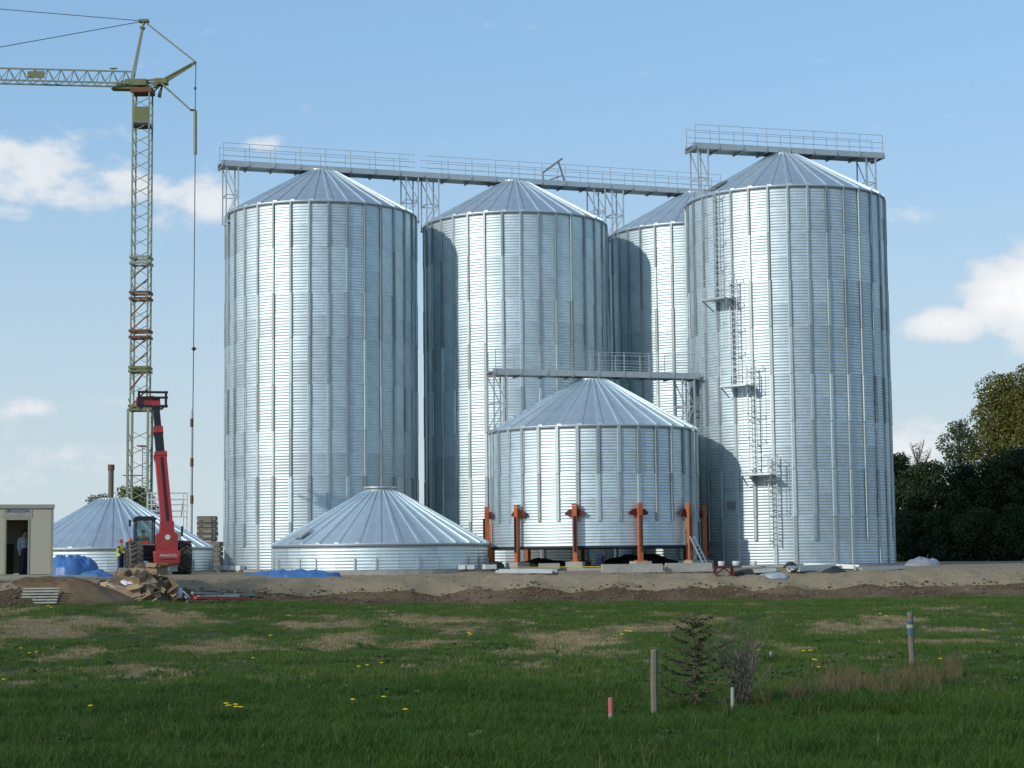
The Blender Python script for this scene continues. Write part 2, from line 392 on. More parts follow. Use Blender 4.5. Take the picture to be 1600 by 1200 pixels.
# ------------------------------------------------------------------ silos
NB = 33; DT = 2 * pi / NB; RS = 5.5
def panel_mesh(h, waves=8, seg=3, per=6, amp=.0108, R=RS, name='wall_panel'):
    b = MB(); rows = waves * per; vs = []; fs = []
    for j in range(rows + 1):
        z = h * j / rows; r = R + amp * sin(2 * pi * j / per)
        if j == 0: r = R + .010
        for i in range(seg + 1):
            t = -DT / 2 + DT * i / seg; vs.append((r * cos(t), r * sin(t), z))
    for j in range(rows):
        for i in range(seg):
            a = j * (seg + 1) + i; fs.append((a, a + 1, a + seg + 2, a + seg + 1))
    b.add(vs, fs, True); return b.mesh(name, sheet)
def stiff_mesh(h, w=.22, d=.08, R=RS):
    b = MB(); pr = [(R + .012, -w / 2), (R + .020, -w / 2 + .035), (R + d, -w * .30), (R + d, w * .30), (R + .020, w / 2 - .035), (R + .012, w / 2)]
    n = len(pr); vs = [(x, y, .012) for x, y in pr] + [(x, y, h - .012) for x, y in pr]
    b.add(vs, [(i, i + 1, i + 1 + n, i + n) for i in range(n - 1)]); b.add(vs[:n], [tuple(range(n))[::-1]]); b.add(vs[n:], [tuple(range(n))])
    return b.mesh('stiffener', stiffm)
RISE, CAPR, EAVR = 2.75, .78, 5.57
def roof_mesh():
    b = MB(); hw = DT / 2
    def P(r, t, dz): return (r * cos(t), r * sin(t), -.03 + RISE * (EAVR - r) / (EAVR - CAPR) + dz)
    # pan with a stepped seam on one side, folded down at the eave
    vs = []; fs = []
    def lat(r): return [-hw, -hw + .21 * DT, -hw + .25 * DT, -hw + .34 * DT, 0, hw]
    hz = [.075, .075, .0, .0, .012, .0]
    rr = [EAVR, 3.6, CAPR]
    for r in rr:
        for t, dz in zip(lat(r), hz): vs.append(P(r, t, dz))
    L = 6
    for j in range(2):
        for i in range(L - 1): a = j * L + i; fs.append((a, a + 1, a + L + 1, a + L))
    k = len(vs)
    for t, dz in zip(lat(EAVR), hz): p = P(EAVR, t, dz); vs.append((p[0], p[1], p[2] - .035 - dz))
    for i in range(L - 1): fs.append((i, k + i, k + i + 1, i + 1))
    # seam side wall towards the neighbouring pan
    s0 = len(vs)
    for r in rr: vs.append(P(r, -hw, 0)); vs.append(P(r, -hw, .075))
    for j in range(2): a = s0 + 2 * j; fs.append((a, a + 1, a + 3, a + 2))
    b.add(vs, fs); return b.mesh('roof_panel', roofm)
ROOFM = roof_mesh(); PM = {}; SM = {}
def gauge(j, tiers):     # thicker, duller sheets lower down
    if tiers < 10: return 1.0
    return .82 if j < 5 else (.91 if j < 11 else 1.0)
def silo(label, x, y, zb, tiers, th, off=0., group=None, stiff=True, stiff_skip=0, cap=True, bottom=True, name='grain_silo', gap_tier=False):
    root = thing(name, label, 'silo', (x, y, zb), 0, group)
    if th not in PM: PM[th] = panel_mesh(th); SM[th] = (stiff_mesh(th * 2), stiff_mesh(th), stiff_mesh(th * .45, .12, .06))
    pm = PM[th]; tocam = math.atan2(-y, -x); H = tiers * th
    front = []; back = MB()
    for k in range(NB):
        t = off + k * DT; dd = (t - tocam + pi) % (2 * pi) - pi
        if abs(dd) < R_(99): front.append((k, t, dd))
        else:
            vs = [v.co for v in pm.vertices]; fs = [tuple(p.vertices) for p in pm.polygons]; ct, st = cos(t), sin(t)
            for j in range(tiers):
                back.add([(v.x * ct - v.y * st, v.x * st + v.y * ct, v.z + j * th) for v in vs], fs, True)
    for k, t, dd in front:
        for j in range(tiers):
            s = 1 + (.0012 if (j + k) % 2 else 0)
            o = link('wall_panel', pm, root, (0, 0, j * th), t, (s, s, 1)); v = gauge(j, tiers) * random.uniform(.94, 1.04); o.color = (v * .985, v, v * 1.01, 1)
    ob = back.build('rear_wall', sheet, root); ob['kind'] = 'stuff'
    if stiff:
        ang = sorted({round(t - DT / 2, 5) for k, t, dd in front} | {round(t + DT / 2, 5) for k, t, dd in front})
        for q, t in enumerate(ang):
            j = 0
            short = (q % 3 == 1)
            if stiff_skip: j = stiff_skip
            elif short: j = 1
            elif tiers % 2 == 1 or True: pass
            if (tiers - j) % 2: link('stiffener', SM[th][1], root, (0, 0, j * th), t, (1.004, 1.0, 1)).color = (.8, .8, .8, 1); j += 1
            while j < tiers:
                link('stiffener', SM[th][0], root, (0, 0, j * th), t, (1 + .0035 * ((j // 2) % 2), 1 + .12 * (j < 4) - .22 * (j > 10), 1)).color = (*([random.choice((.68, .8, .95, 1.12)) * (.9 if j > 10 else 1)] * 3), 1); j += 2
    else:
        for k, t, dd in front:
            if k % 3 != 1: link('wall_bracket', SM[th][2], root, (0, 0, .03), t + DT / 2)
    e = MB(); e.lathe([(RS - .05, -.10), (RS + .085, -.10), (RS + .085, .0), (RS - .05, -.01)], 60, (0, 0, H)); e.build('eave_ring', galvd, root)
    for k in range(NB): link('roof_panel', ROOFM, root, (0, 0, H + .07), off + k * DT)
    c = MB(); zc = H + .07 + RISE - .03
    c.lathe([(CAPR + .10, -.08), (CAPR + .10, .04), (CAPR - .08, .04), (CAPR - .08, .13), (CAPR + .12, .13), (CAPR + .12, .21), (0, .22)] if cap == 2 else [(CAPR + .10, -.08), (CAPR + .10, .05), (.0, .06)] if cap else [(CAPR + .10, -.08), (CAPR + .06, .03), (0, .06)], 30, (0, 0, zc), False)
    c.build('roof_cap', galv, root)
    if bottom:
        c = MB(); c.lathe([(RS + .03, 0), (RS + .07, 0), (RS + .07, .06), (RS + .03, .06)], 60); c.build('base_ring', galvd, root)
    return root
BASE = PAD + .10
TALL = 'finished tall corrugated grain silos'
P1, P2, P3, P4 = (-11.02, 105.16), (.29, 108.92), (11.62, 112.95), (15.39, 101.06)
PH, PC, PL = (4.3, 97.28), (-6.85, 94.40), (-22.43, 102.45)
def slab(x, y, r, label, h=.30):
    b = MB(); b.lathe([(0, 0), (r, 0), (r, h), (0, h)], 48, (0, 0, 0), False); o = b.build('foundation_slab', concrete, None, (x, y, BASE - h)); tag(o, label, 'foundation')
s1 = silo('leftmost tall corrugated steel silo standing behind the low cone roofed ring', *P1, BASE, 16, 1.271, .03, TALL)
s2 = silo('tall corrugated steel silo in the middle, left flank shaded, rising behind the raised silo', *P2, BASE, 16, 1.271, .10, TALL)
s3 = silo('tall corrugated steel silo half hidden behind the right silo with the ladder', *P3, BASE, 16, 1.271, .06, TALL)
s4 = silo('rightmost tall corrugated steel silo with a zigzag ladder and its own catwalk', *P4, BASE, 16, 1.255, .12, TALL)
sh = silo('short corrugated silo raised on orange lifting posts with its bottom open', *PH, 2.85, 5, 1.21, .05, None, stiff_skip=1, bottom=False)
scn = silo('low corrugated silo ring with wide cone roof in front of the leftmost tall silo', *PC, BASE - .02, 1, 1.28, .08, None, stiff=False, cap=2)
slc = silo('low corrugated silo ring with cone roof behind the red telehandler and cream cabin', *PL, BASE - .02, 1, 1.28, .02, None, stiff=False, cap=False)
for p, l in ((P1, 'round concrete slab under the leftmost tall silo'), (P2, 'round concrete slab under the middle tall silo'), (P3, 'round concrete slab under the half hidden rear silo'), (P4, 'round concrete slab under the right silo with the ladder'),
             (PH, 'round concrete slab under the raised silo on orange posts'), (PC, 'round concrete slab under the front cone roofed ring'), (PL, 'round concrete slab under the cone roofed ring behind the telehandler')):
    slab(*p, 6.3 if p is PH else (6.15 if p is P4 else 5.72), l, .32)
shade_ring = MB(); shade_ring.lathe([(RS - .03, -.14), (RS + .02, -.14), (RS + .02, -.005), (RS - .03, -.005)], 60); shade_ring.build('shade_band', darkm, sh)  # dark ring painted in as the shadow gap under the open bottom

# ------------------------------------------------------------------ catwalks
RD = Vector((11.31, 3.72, 0)).normalized(); RN = Vector((RD.y, -RD.x, 0)); RA = math.atan2(RD.y, RD.x)
def catwalk(label, c, z, x0, x1, towers, gaps=(), wdt=1.1, rail_h=1.05, group=None, ang=RA):
    """local x runs along the walkway"""
    root = thing('catwalk', label, 'catwalk', (c[0], c[1], z), ang, group)
    L = x1 - x0; xm = (x0 + x1) / 2
    b = MB(); b.box((xm, 0, .02), (L, wdt, .04)); b.build('deck', galv, root)
    for s in (-1, 1):
        b = MB(); b.prism([(s * (wdt / 2 + .003), -.16), (s * (wdt / 2 + .07), -.16), (s * (wdt / 2 + .07), .16), (s * (wdt / 2 + .003), .16)], x0, x1, 'x'); b.build('side_channel', galv, root)
    n = max(2, int(round(L / 1.5)))
    cb = MB(); cb.box((0, 0, -.13), (.09, wdt + .5, .12)); cbm = cb.mesh('cross_bearer', galvd)
    pb = MB(); pb.box((0, 0, rail_h / 2 + .05), (.036, .036, rail_h + .1)); pbm = pb.mesh('rail_post', railm)
    for i in range(n + 1):
        x = x0 + .12 + (L - .24) * i / n
        link('cross_bearer', cbm, root, (x, 0, -.025))
        for s in (-1, 1):
            if any(a < x < g for a, g in gaps): continue
            link('rail_post', pbm, root, (x, s * (wdt / 2 + .10), 0))
    segs = []; xx = x0
    for a, g in gaps: segs.append((xx, a)); xx = g
    segs.append((xx, x1))
    for a, g in segs:
        for s in (-1, 1):
            for hz in (rail_h + .1, rail_h * .68, rail_h * .38):
                q = MB(); q.bar((a + .1, s * (wdt / 2 + .10), hz), (g - .1, s * (wdt / 2 + .10), hz), .026); q.build('guard_rail', railm, root)
    for x, zl, w in towers:
        q = MB(); ys = (-.55, .55); xs_ = (x - w / 2, x + w / 2)
        for px in xs_:
            for py in ys: q.bar((px, py, -.18), (px, py, zl), .07)
        mid = zl * .55
        for px in xs_: q.bar((px, ys[0], mid), (px, ys[1], mid), .06)
        for py in ys:
            q.bar((xs_[0], py, mid), (xs_[1], py, mid), .05)
            q.bar((xs_[0], py, -.2), (xs_[1], py, mid), .045); q.bar((xs_[1], py, mid), (xs_[0], py, zl), .045)
        for py in ys:
            q.box((x, py, zl - .05), (w + .12, .12, .10))
        q.build('support_tower', railm, root)
    return root
ZD = 24.95
EV = BASE + 16 * 1.271 - ZD
Z4 = 24.81; EV4 = BASE + 16 * 1.255 - Z4
cw1 = catwalk('long galvanised catwalk crossing the roofs of the three rear silos', P1, ZD, -6.0, 25.6,
        [(-5.35, EV - .45, .7), (5.35, EV + .05, .75), (6.62, EV - .3, .75), (17.3, EV + .05, .75), (18.5, EV - .3, .75)], gaps=((5.6, 6.1),), ang=R_(19.3))
cw4 = catwalk('short galvanised catwalk over the peak of the right silo with the ladder', (15.37, 100.95), Z4, -5.65, 6.0, [(-5.05, EV4 - .25, .6), (5.15, EV4 + .12, .6)], ang=R_(16))
ZH = 12.0
cwh = catwalk('low galvanised catwalk over the roof of the raised silo', PH, ZH, -5.75, 6.05, [(-5.35, 9.0 - ZH, .7), (5.35, 9.0 - ZH, .7)], gaps=((-2.6, -1.2),))
for p, z, t in ((P1, ZD, s1), (P2, ZD, s2), (P3, ZD, s3), (P4, ZD, s4), (PH, ZH, sh)):
    pass
# inlet spouts / plates under the catwalks (part of the walkways)
for root, xsx in ((cw1, (0, 11.9, 23.8)), (cw4, (0,)), (cwh, (0,))):
    for x in xsx:
        q = MB(); q.box((x, 0, -.13 - .14), (1.5, .9, .10)); q.box((x, 0, -.235), (.8, .8, .02)); q.build('saddle_plate', plasticg if False else galv, root)
# leaning bracket left on the long catwalk
br = thing('tilted_frame', 'small tilted steel frame left lying on the long rear catwalk', 'steel frame', Vector((P1[0], P1[1], ZD)) + Vector((cos(R_(19.3)), sin(R_(19.3)), 0)) * 14.6, R_(19.3))
q = MB(); q.bar((-.75, .2, .72), (.58, .2, 1.72), .11); q.build('top_bar', galvd, br)
q = MB(); q.bar((.33, .2, 1.46), (.78, .2, .06), .09); q.build('leg', galvd, br)
q = MB(); q.bar((-.35, .2, .30), (.58, .2, .66), .07); q.build('cross_bar', galvd, br)
q = MB(); q.bar((-.72, .2, .70), (-.60, .2, .06), .06); q.build('leg', galvd, br)

# ladder on the right silo (fixed to it)
tocam4 = math.atan2(-P4[1], -P4[0])
def ladder_part(adeg, z0, z1, cage=True):
    t = tocam4 + R_(adeg)
    lm = MB(); r = RS + .28
    for s in (-1, 1): lm.bar((r, s * .22, z0), (r, s * .22, z1), .05)
    nr = int((z1 - z0) / .3)
    for i in range(nr): lm.bar((r, -.22, z0 + .15 + i * .3), (r, .22, z0 + .15 + i * .3), .028, upv=(1, 0, 0))
    for i in range(int((z1 - z0) / 1.3) + 1):
        for s in (-1, 1): lm.bar((RS + .03, s * .22, z0 + .3 + i * 1.3), (r, s * .22, z0 + .3 + i * 1.3), .045)
    lo = lm.build('ladder', railm, s4, None, t)
    if cage:
        cg = MB(); zz = z0 + 2.1
        hoops = []
        while zz < z1 + .9:
            pts = [(r + .38 + .36 * cos(a), .36 * sin(a) * 1.0, zz) for a in np.linspace(-2.2, 2.2, 9)]
            for a, b_ in zip(pts, pts[1:]): cg.bar(a, b_, .05, .012)
            zz += 1.3
        for a in (-1.4, 0, 1.4): cg.bar((r + .38 + .36 * cos(a), .36 * sin(a), z0 + 2.1), (r + .38 + .36 * cos(a), .36 * sin(a), min(z1 + .9, zz - 1.3)), .035, .012)
        cg.build('safety_cage', railm, lo)
def platform(adeg, z, w=1.55):
    t = tocam4 + R_(adeg); q = MB(); q.box((RS + .62, 0, z), (1.0, w, .07)); q.build('ladder_platform', galv, s4, None, t)
    q2 = MB()
    for y in (-w / 2 + .03, w / 2 - .03):
        q2.bar((RS + 1.08, y, z + .04), (RS + 1.08, y, z + 1.05), .035); q2.bar((RS + .1, y, z - .55), (RS + 1.05, y, z - .04), .05)
    for zz in (.55, 1.03): q2.bar((RS + 1.08, -w / 2, z + zz), (RS + 1.08, w / 2, z + zz), .03)
    q2.build('platform_rail', galv, s4, None, t)
zp = [at(1135, 466, 96.2).z - BASE, at(1160, 603, 95.8).z - BASE, at(1193, 742, 95.6).z - BASE]
ladder_part(-39, zp[0], 19.95); platform(-36, zp[0])
ladder_part(-29, zp[1], zp[0] + 1.0); platform(-26, zp[1])
ladder_part(-19.5, zp[2], zp[1] + 1.0); platform(-16, zp[2])
ladder_part(-9.5, 1.0, zp[2] + 1.0)
# small hatch box on the right silo's low left flank
q = MB(); q.box((RS + .12, 0, 3.2), (.2, .5, .35)); q.build('junction_box', galvd, s4, None, tocam4 + R_(-34))
# roof hatch of the right silo, open, and roof ladders on the cones
q = MB(); q.box((4.75, 0, 16 * 1.255 + .07 + .55), (1.1, .75, .08), (0, R_(29.5), 0)); q.build('roof_hatch', galvd, s4, None, tocam4 + R_(-50))
q = MB(); q.box((4.9, 0, 1.28 + .62), (.85, .6, .10), (0, R_(29), 0)); q.build('roof_hatch', galv, scn, None, math.atan2(-PC[1], -PC[0]) + R_(-52))
# small rung ladder on raised silo's right tall downpipe
q = MB(); q.bar((RS + .16, 0, .2 - 1.2), (RS + .16, 0, 6.0), .16, .12); q.build('corner_post', galv, sh, None, math.atan2(-PH[1], -PH[0]) + R_(66))

# ------------------------------------------------------------------ lifting posts under the raised silo
jp = thing('lifting_post', 'orange lifting post', 'lifting post', (0, 0, 0))
q = MB(); q.box((0, 0, 1.42), (.22, .22, 2.74)); q.build('post', orange, jp)
q = MB(); q.box((0, 0, .025), (.5, .5, .05)); q.build('foot_plate', orange, jp)
q = MB(); q.box((0, 0, 2.86), (.26, .26, .10)); q.build('top_plate', orange, jp)
q = MB()
for s in (-1, 1): q.prism([(s * .115, 2.26), (s * .52, 2.36), (s * .52, 2.46), (s * .30, 2.62), (s * .115, 2.66)], -.20, -.10)
q.box((0, -.16, 2.45), (.30, .16, .34)); q.build('bracket', darkred, jp)
q = MB(); q.tube([(0, .17, .5), (0, .17, 2.3)], .05, 8); q.build('hydraulic_ram', darkm, jp)
# bracket in front is towards -y (wall side); rotate so that -y faces the silo
fb = MB(); fb.box((0, 0, .15), (.85, .85, .30)); fbm_ = fb.mesh('footing_block', concrete)
tch = math.atan2(-PH[1], -PH[0]); first = True
jl = {0: 'orange lifting post at the far left edge of the raised silo', 1: 'orange lifting post second from the left on the raised silo', 2: 'orange lifting post left of centre on a pale concrete block',
      3: 'orange lifting post right of centre beside the black sheeting', 4: 'orange lifting post beside the leaning ladder', 5: 'orange lifting post at the far right edge, behind the leaning ladder'}
for k in range(11):
    a = tch + R_(-75.1 + 32.73 * k); x, y = PH[0] + 5.83 * cos(a), PH[1] + 5.83 * sin(a)
    o = jp if first else copy_tree(jp); first = False
    o.location = (x, y, BASE + .30); o.rotation_euler = (0, 0, a - pi / 2)
    tag(o, jl.get(k, 'orange lifting post on the far side of the raised silo'), 'lifting post', 'orange lifting posts around the raised silo')
    f = link('footing_block', fbm_, None, (x, y, BASE + .001), a - pi / 2)
    tag(f, {0: 'concrete block under the far left orange post', 1: 'concrete block under the second orange post from the left', 2: 'pale concrete block under the orange post left of centre', 3: 'concrete block under the orange post right of centre',
            4: 'concrete block under the orange post beside the leaning ladder', 5: 'concrete block under the far right orange post'}.get(k, 'concrete block under an orange post on the far side of the raised silo'), 'concrete block', 'footing blocks of the lifting posts')
# spare blocks lying on the slab edge
def blk(px, py, Y, d, label, m=concrete, rz=.3, name='concrete_block', cat='concrete block'):
    p = at(px, py, Y); b = MB(); b.box((0, 0, d[2] / 2), d); o = b.build(name, m, None, (p.x, p.y, max(p.z, gz(p.x, p.y) - .02)), rz); tag(o, label, cat); return o
blk(858, 889, 91.1, (1.0, .5, .28), 'loose concrete block between the two left orange posts', rz=.1)
blk(1014, 889, 91.6, (.8, .5, .25), 'loose concrete block right of the centre orange posts', rz=.2)
def kerb(px0, px1, py, Y, h, label):
    a, b_ = at(px0, py, Y), at(px1, py, Y); b = MB(); b.box((0, 0, h / 2), ((b_ - a).length, .5, h)); o = b.build('concrete_beam', concrete, None, ((a.x + b_.x) / 2, (a.y + b_.y) / 2, PAD - .12), .12); tag(o, label, 'concrete beam')
kerb(940, 1035, 902, 88.6, .40, 'grey concrete beam on the gravel below the raised silo, left one')
kerb(1040, 1112, 902, 89.3, .42, 'grey concrete beam on the gravel at the foot of the leaning ladder')
# black sheeting heaps below the raised silo
def heap(name, label, cat, c, rx, ry, h, m, seed=0, kind=None, nu=40, nv=10, rough=.25, rz=0, freq=1.2, fold=0, pw=1.1):
    b = MB(); vs = []; fs = []
    for j in range(nv + 1):
        s = j / nv
        for i in range(nu):
            t = 2 * pi * i / nu; k = 1 + .18 * fbm(cos(t) + seed * 7.1, sin(t), 1.3, 3)
            x, y = rx * s * k * cos(t), ry * s * k * sin(t)
            prof = (1 - s * s) ** pw
            z = h * prof * (1 + rough * 1.4 * fbm(x + seed * 3.3, y, freq, 4)) + (fold * abs(fbm(x * .7 + seed, y * 2.2, 1.6, 3)) if 0 < s < 1 else 0)
            vs.append((x, y, z if j < nv else -.12))
    for j in range(nv):
        for i in range(nu):
            i2 = (i + 1) % nu; fs.append((j * nu + i, (j + 1) * nu + i, (j + 1) * nu + i2, j * nu + i2))
    b.add(vs, fs, True); o = b.build(name, m, None, c, rz); tag(o, label, cat, None, kind); return o
p = at(850, 886, 96); heap('black_tarpaulin', 'low black sheeting heap below the left half of the raised silo', 'tarpaulin', (p.x, p.y, BASE), 1.9, 1.2, .42, blackt, 1, fold=.1)
p = at(1000, 886, 97); heap('black_tarpaulin', 'large black sheeting heap below the right half of the raised silo', 'tarpaulin', (p.x, p.y, BASE), 2.6, 1.4, .56, blackt, 2, fold=.14)
p = at(938, 884, 92.0); b = MB(); b.tube([(0, 0, 0), (0, 0, .16), (0, 0, .17), (0, 0, .42), (0, 0, .43), (0, 0, .6)], [.21, .21, .225, .21, .225, .2], 16); o = b.build('barrel', navy, None, (p.x, p.y, BASE)); tag(o, 'small dark blue barrel on the slab between the centre orange posts', 'barrel')
hp = [at(x, y, 91.2 + .3 * sin(i)) for i, (x, y) in enumerate([(800, 886), (840, 888), (880, 889), (905, 889), (940, 885), (960, 886), (1000, 889), (1040, 887), (1100, 886)])]
b = MB(); b.tube([(v.x, v.y - .9, max(BASE + .06, v.z)) for v in hp], .022, 6); o = b.build('hose', yellowh); tag(o, 'yellow hose strung along the slab below the raised silo', 'hose')

# aluminium ladder leaning on the raised silo
a_, b_ = at(1081, 838, 92.2), at(1107, 894, 91.0); b_.z = max(b_.z, gz(b_.x, b_.y))
ld = thing('leaning_ladder', 'grey aluminium ladder leaning against the raised silo beside an orange post', 'ladder', b_)
d = a_ - b_; sx = Vector((.55, .8, 0)).normalized() * .21
for s in (-1, 1): q = MB(); q.bar(sx * s, d + sx * s, .07, .05); q.build('stile', galv, ld)
for i in range(9):
    q = MB(); v = d * ((i + .5) / 9); q.bar(v - sx, v + sx, .035); q.build('rung', galv, ld)

# ------------------------------------------------------------------ tower crane
YC = 128.0
cb_ = at(213, 890, YC); ct_ = at(221, 143, YC); CX, CZ0, CZ1 = ct_.x + .1, PAD, ct_.z
cr_ = thing('tower_crane', 'green lattice tower crane with folded rear struts behind the cone roofed ring', 'crane', (CX, YC, CZ0))
def cz(py): return at(221, py, YC).z - CZ0
def cl(px, py): v = at(px, py, YC); return Vector((v.x - CX, 0, v.z - CZ0))
hwT = .58; hwB = .70
def hw(z): return hwT if z > cz(640) else hwB
zt = cz(143)
for s in (-1, 1):
    for u in (-1, 1):
        q = MB(); q.bar((s * hwB, u * hwB, 0), (s * hwB, u * hwB, cz(640)), .16); q.bar((s * hwT, u * hwT, cz(640)), (s * hwT, u * hwT, zt), .11); q.build('mast_leg', craneg, cr_)
q = MB()
z = .6
while z < zt - .9:
    h_ = hw(z); st = .92 if z > cz(400) else 1.05
    if cz(640) > z > cz(640) - 1.3 and hw(z) == hwB: q.build('mast_lattice', craneg, cr_); q = MB(); z = cz(640); continue
    q.bar((-h_, -h_, z), (h_, -h_, z + st * .62), .055)         # front diagonals rise to the right
    q.bar((h_, h_, z), (-h_, h_, z + st * .75), .04)
    q.bar((-h_, h_, z), (-h_, -h_, z + st * .7), .045); q.bar((h_, -h_, z), (h_, h_, z + st * .7), .045)
    z += st
q.build('mast_lattice', craneg, cr_)
for y0, y1, m in ((170, 194, craned),):
    q = MB(); q.box((0, -hwT - .05, (cz(y0) + cz(y1)) / 2), (2 * hwT - .1, .05, cz(y0) - cz(y1))); q.build('mast_plate', craned, cr_)
    q = MB(); q.box((0, 0, cz(y1) - .12), (2 * hwT + .1, 2 * hwT + .1, .2)); q.build('mast_collar', black, cr_)
for y0, m in ((578, craned), (638, craned), (463, rusty), (523, rusty), (408, craneg)):
    q = MB(); h_ = hwT + .10
    for dz in ((-.22, .22) if m is not craned else (-.13, .13)):
        for s in (-1, 1):
            q.bar((-h_, s * h_, cz(y0) + dz), (h_, s * h_, cz(y0) + dz), .10, .16); q.bar((s * h_, -h_, cz(y0) + dz), (s * h_, h_, cz(y0) + dz), .10, .16)
    q.build('mast_collar', m, cr_)
q = MB()
for z0, z1 in ((cz(578), cz(610)), (cz(610), cz(638))):
    q.bar((-hwT, -hwT - .06, z1), (hwT, -hwT - .06, z0), .11)
for z0, z1 in ((cz(470), cz(495)), (cz(495), cz(518)), (cz(530), cz(552)), (cz(552), cz(575)), (cz(415), cz(438)), (cz(438), cz(460))):
    q.bar((-hwT, -hwT - .06, z1), (hwT, -hwT - .06, z0), .08)
q.build('mast_brace', rusty, cr_)
# slewing head
q = MB(); q.box((0, 0, zt - .02), (1.5, 1.4, .34)); q.build('slewing_ring', rusty, cr_)
q = MB(); q.box(cl(212, 131) + Vector((.1, 0, 0)), (1.5, 1.1, .45)); q.prism([(-2.2, zt + .15), (-.3, zt + .1), (-.3, zt + .55), (-1.4, zt + .75)], -.4, .4); q.build('slewing_head', craned, cr_)
JD = Vector((-1, -.145, 0)).normalized()
jr_b, jr_t = cl(206, 133), cl(206, 112)
Lj = 13.5
def jp_(t, zz, off): return Vector((jr_b.x, 0, 0)) + JD * t + Vector((0, off, zz))
zb_, zt_ = jr_b.z, jr_t.z
for o_ in (-.55, .55):
    q = MB(); q.bar(jp_(0, zb_, o_), jp_(Lj, zb_, o_), .10); q.build('jib_chord', craneg, cr_)
q = MB(); q.bar(jp_(0, zt_, 0), jp_(Lj, zt_, 0), .10); q.build('jib_chord', craneg, cr_)
q = MB(); t = 0
while t < Lj - .9:
    for o_ in (-.55, .55):
        q.bar(jp_(t, zb_, o_), jp_(t + .45, zt_, 0), .04); q.bar(jp_(t + .45, zt_, 0), jp_(t + .9, zb_, o_), .04)
    q.bar(jp_(t, zb_, -.55), jp_(t + .9, zb_, .55), .04)
    t += .9
q.build('jib_lattice', craneg, cr_)
q = MB(); q.box(jp_(6.6, (zb_ + zt_) / 2, -.35), (1.2, .06, .5)); q.build('jib_sign', craned, cr_)
q = MB(); q.box(jp_(1.3, zt_ + .2, 0), (.5, .2, .06)); q.bar(jp_(1.3, zt_, 0), jp_(1.3, zt_ + .2, 0), .05); q.build('jib_lamp', craned, cr_)
top, rj, bt, lw = cl(225, 33), cl(252, 128), cl(306, 97), cl(298, 172)
for s in (-.35, .35):
    o_ = Vector((0, s, 0))
    q = MB(); q.bar(jr_b + o_ + Vector((0, 0, .2)), top + o_ * .3, .11); q.build('a_frame_leg', craneg, cr_)
    q = MB(); q.bar(cl(214, 130) + o_, cl(253, 125) + o_, .12); q.bar(cl(222, 140) + o_, cl(253, 131) + o_, .10); q.bar(cl(234, 146) + o_, rj + o_, .09); q.build('rear_frame', craned, cr_)
    q = MB(); q.bar(rj + o_, bt + o_ * .4, .10); q.bar(rj + o_ + Vector((0, 0, -.12)), bt + o_ * .4 + Vector((-.3, 0, -.25)), .06); q.build('rear_strut', craned, cr_)
    q = MB(); q.bar(rj + o_ + Vector((0, 0, -.1)), lw + o_ * .5, .10); q.build('lower_strut', craneg, cr_)
    q = MB(); q.bar(top + o_ * .3, bt + o_ * .4, .085); q.build('rear_tie', craneg, cr_)
q = MB(); q.box(top, (.7, .5, .18)); q.box(top + Vector((-.1, 0, -.5)), (.3, .5, .12)); q.build('head_sheave', craned, cr_)
q = MB(); q.box(rj, (.9, .8, .35)); q.build('rear_joint', craned, cr_)
q = MB(); q.tube([rj + Vector((.1, 0, -.2)), cl(250, 145), cl(249, 152)], [.06, .12, .14], 8); q.build('pulley', craned, cr_)
q = MB(); q.tube([top, cl(0, 22) + Vector((0, -1.3, 0)), cl(-60, 20) + Vector((0, -1.6, 0))], .028, 5); q.tube([top, cl(0, 83) + Vector((0, -1.3, 0)), cl(-60, 100) + Vector((0, -1.7, 0))], .03, 5); q.build('tie_rope', cable, cr_)
q = MB(); q.tube([cl(305, 173), cl(305, 241)], .13, 8); q.build('ballast_pole', craneg, cr_)
q = MB(); q.tube([bt, cl(305, 173)], .035, 5); q.tube([cl(305, 241), cl(302.5, 545), cl(299, 850)], .035, 5); q.box(cl(302, 172), (.35, .3, .08)); q.box(cl(305, 138), (.16, .16, .16)); q.build('rear_rope', cable, cr_)
q = MB(); q.tube([cl(300.5, 640), cl(299, 845)], .085, 8); q.build('rope_sleeve', plasticg, cr_)
for y in (660, 722, 780): q = MB(); q.tube([cl(299.8, y - 6), cl(299.7, y + 7)], .12, 8); q.build('rope_clamp', rusty, cr_)
q = MB(); q.lathe([(0, -.18), (.20, 0), (0, .18)], 8, cl(303, 545)); q.build('marker_cone', black, cr_)
q = MB(); q.box(cl(207, 743), (1.3, .5, .05)); q.box(cl(222, 697), (.6, 1.0, .06)); q.build('mast_platform', rusty, cr_)
q = MB()
for s in (-.2, .2): q.bar((.35 + s, .2, cz(760)), (.35 + s, .2, cz(695)), .05)
for i in range(14): q.bar((.15, .2, cz(760) + i * .2), (.55, .2, cz(760) + i * .2), .03)
q.build('mast_ladder', galvd, cr_)
q = MB(); q.box((0, 0, .5), (4, 4, 1.0)); q.build('crane_base', concrete, cr_)

# flue pipe rising behind the left cone
p = at(173, 800, 112); z0 = PAD; zt2 = at(173, 726, 112).z
fp = thing('standpipe', 'brown upright pipe with a dark cap behind the left cone roof', 'pipe', (p.x, 112, z0))
b = MB(); b.tube([(0, 0, 0), (0, 0, zt2 - z0 - .35)], .17, 12); b.build('pipe', mat('brown_grey', (.16, .13, .10), .8), fp)
b = MB(); b.tube([(0, 0, zt2 - z0 - .35), (0, 0, zt2 - z0)], .21, 12); b.build('pipe_cap', rusty, fp)

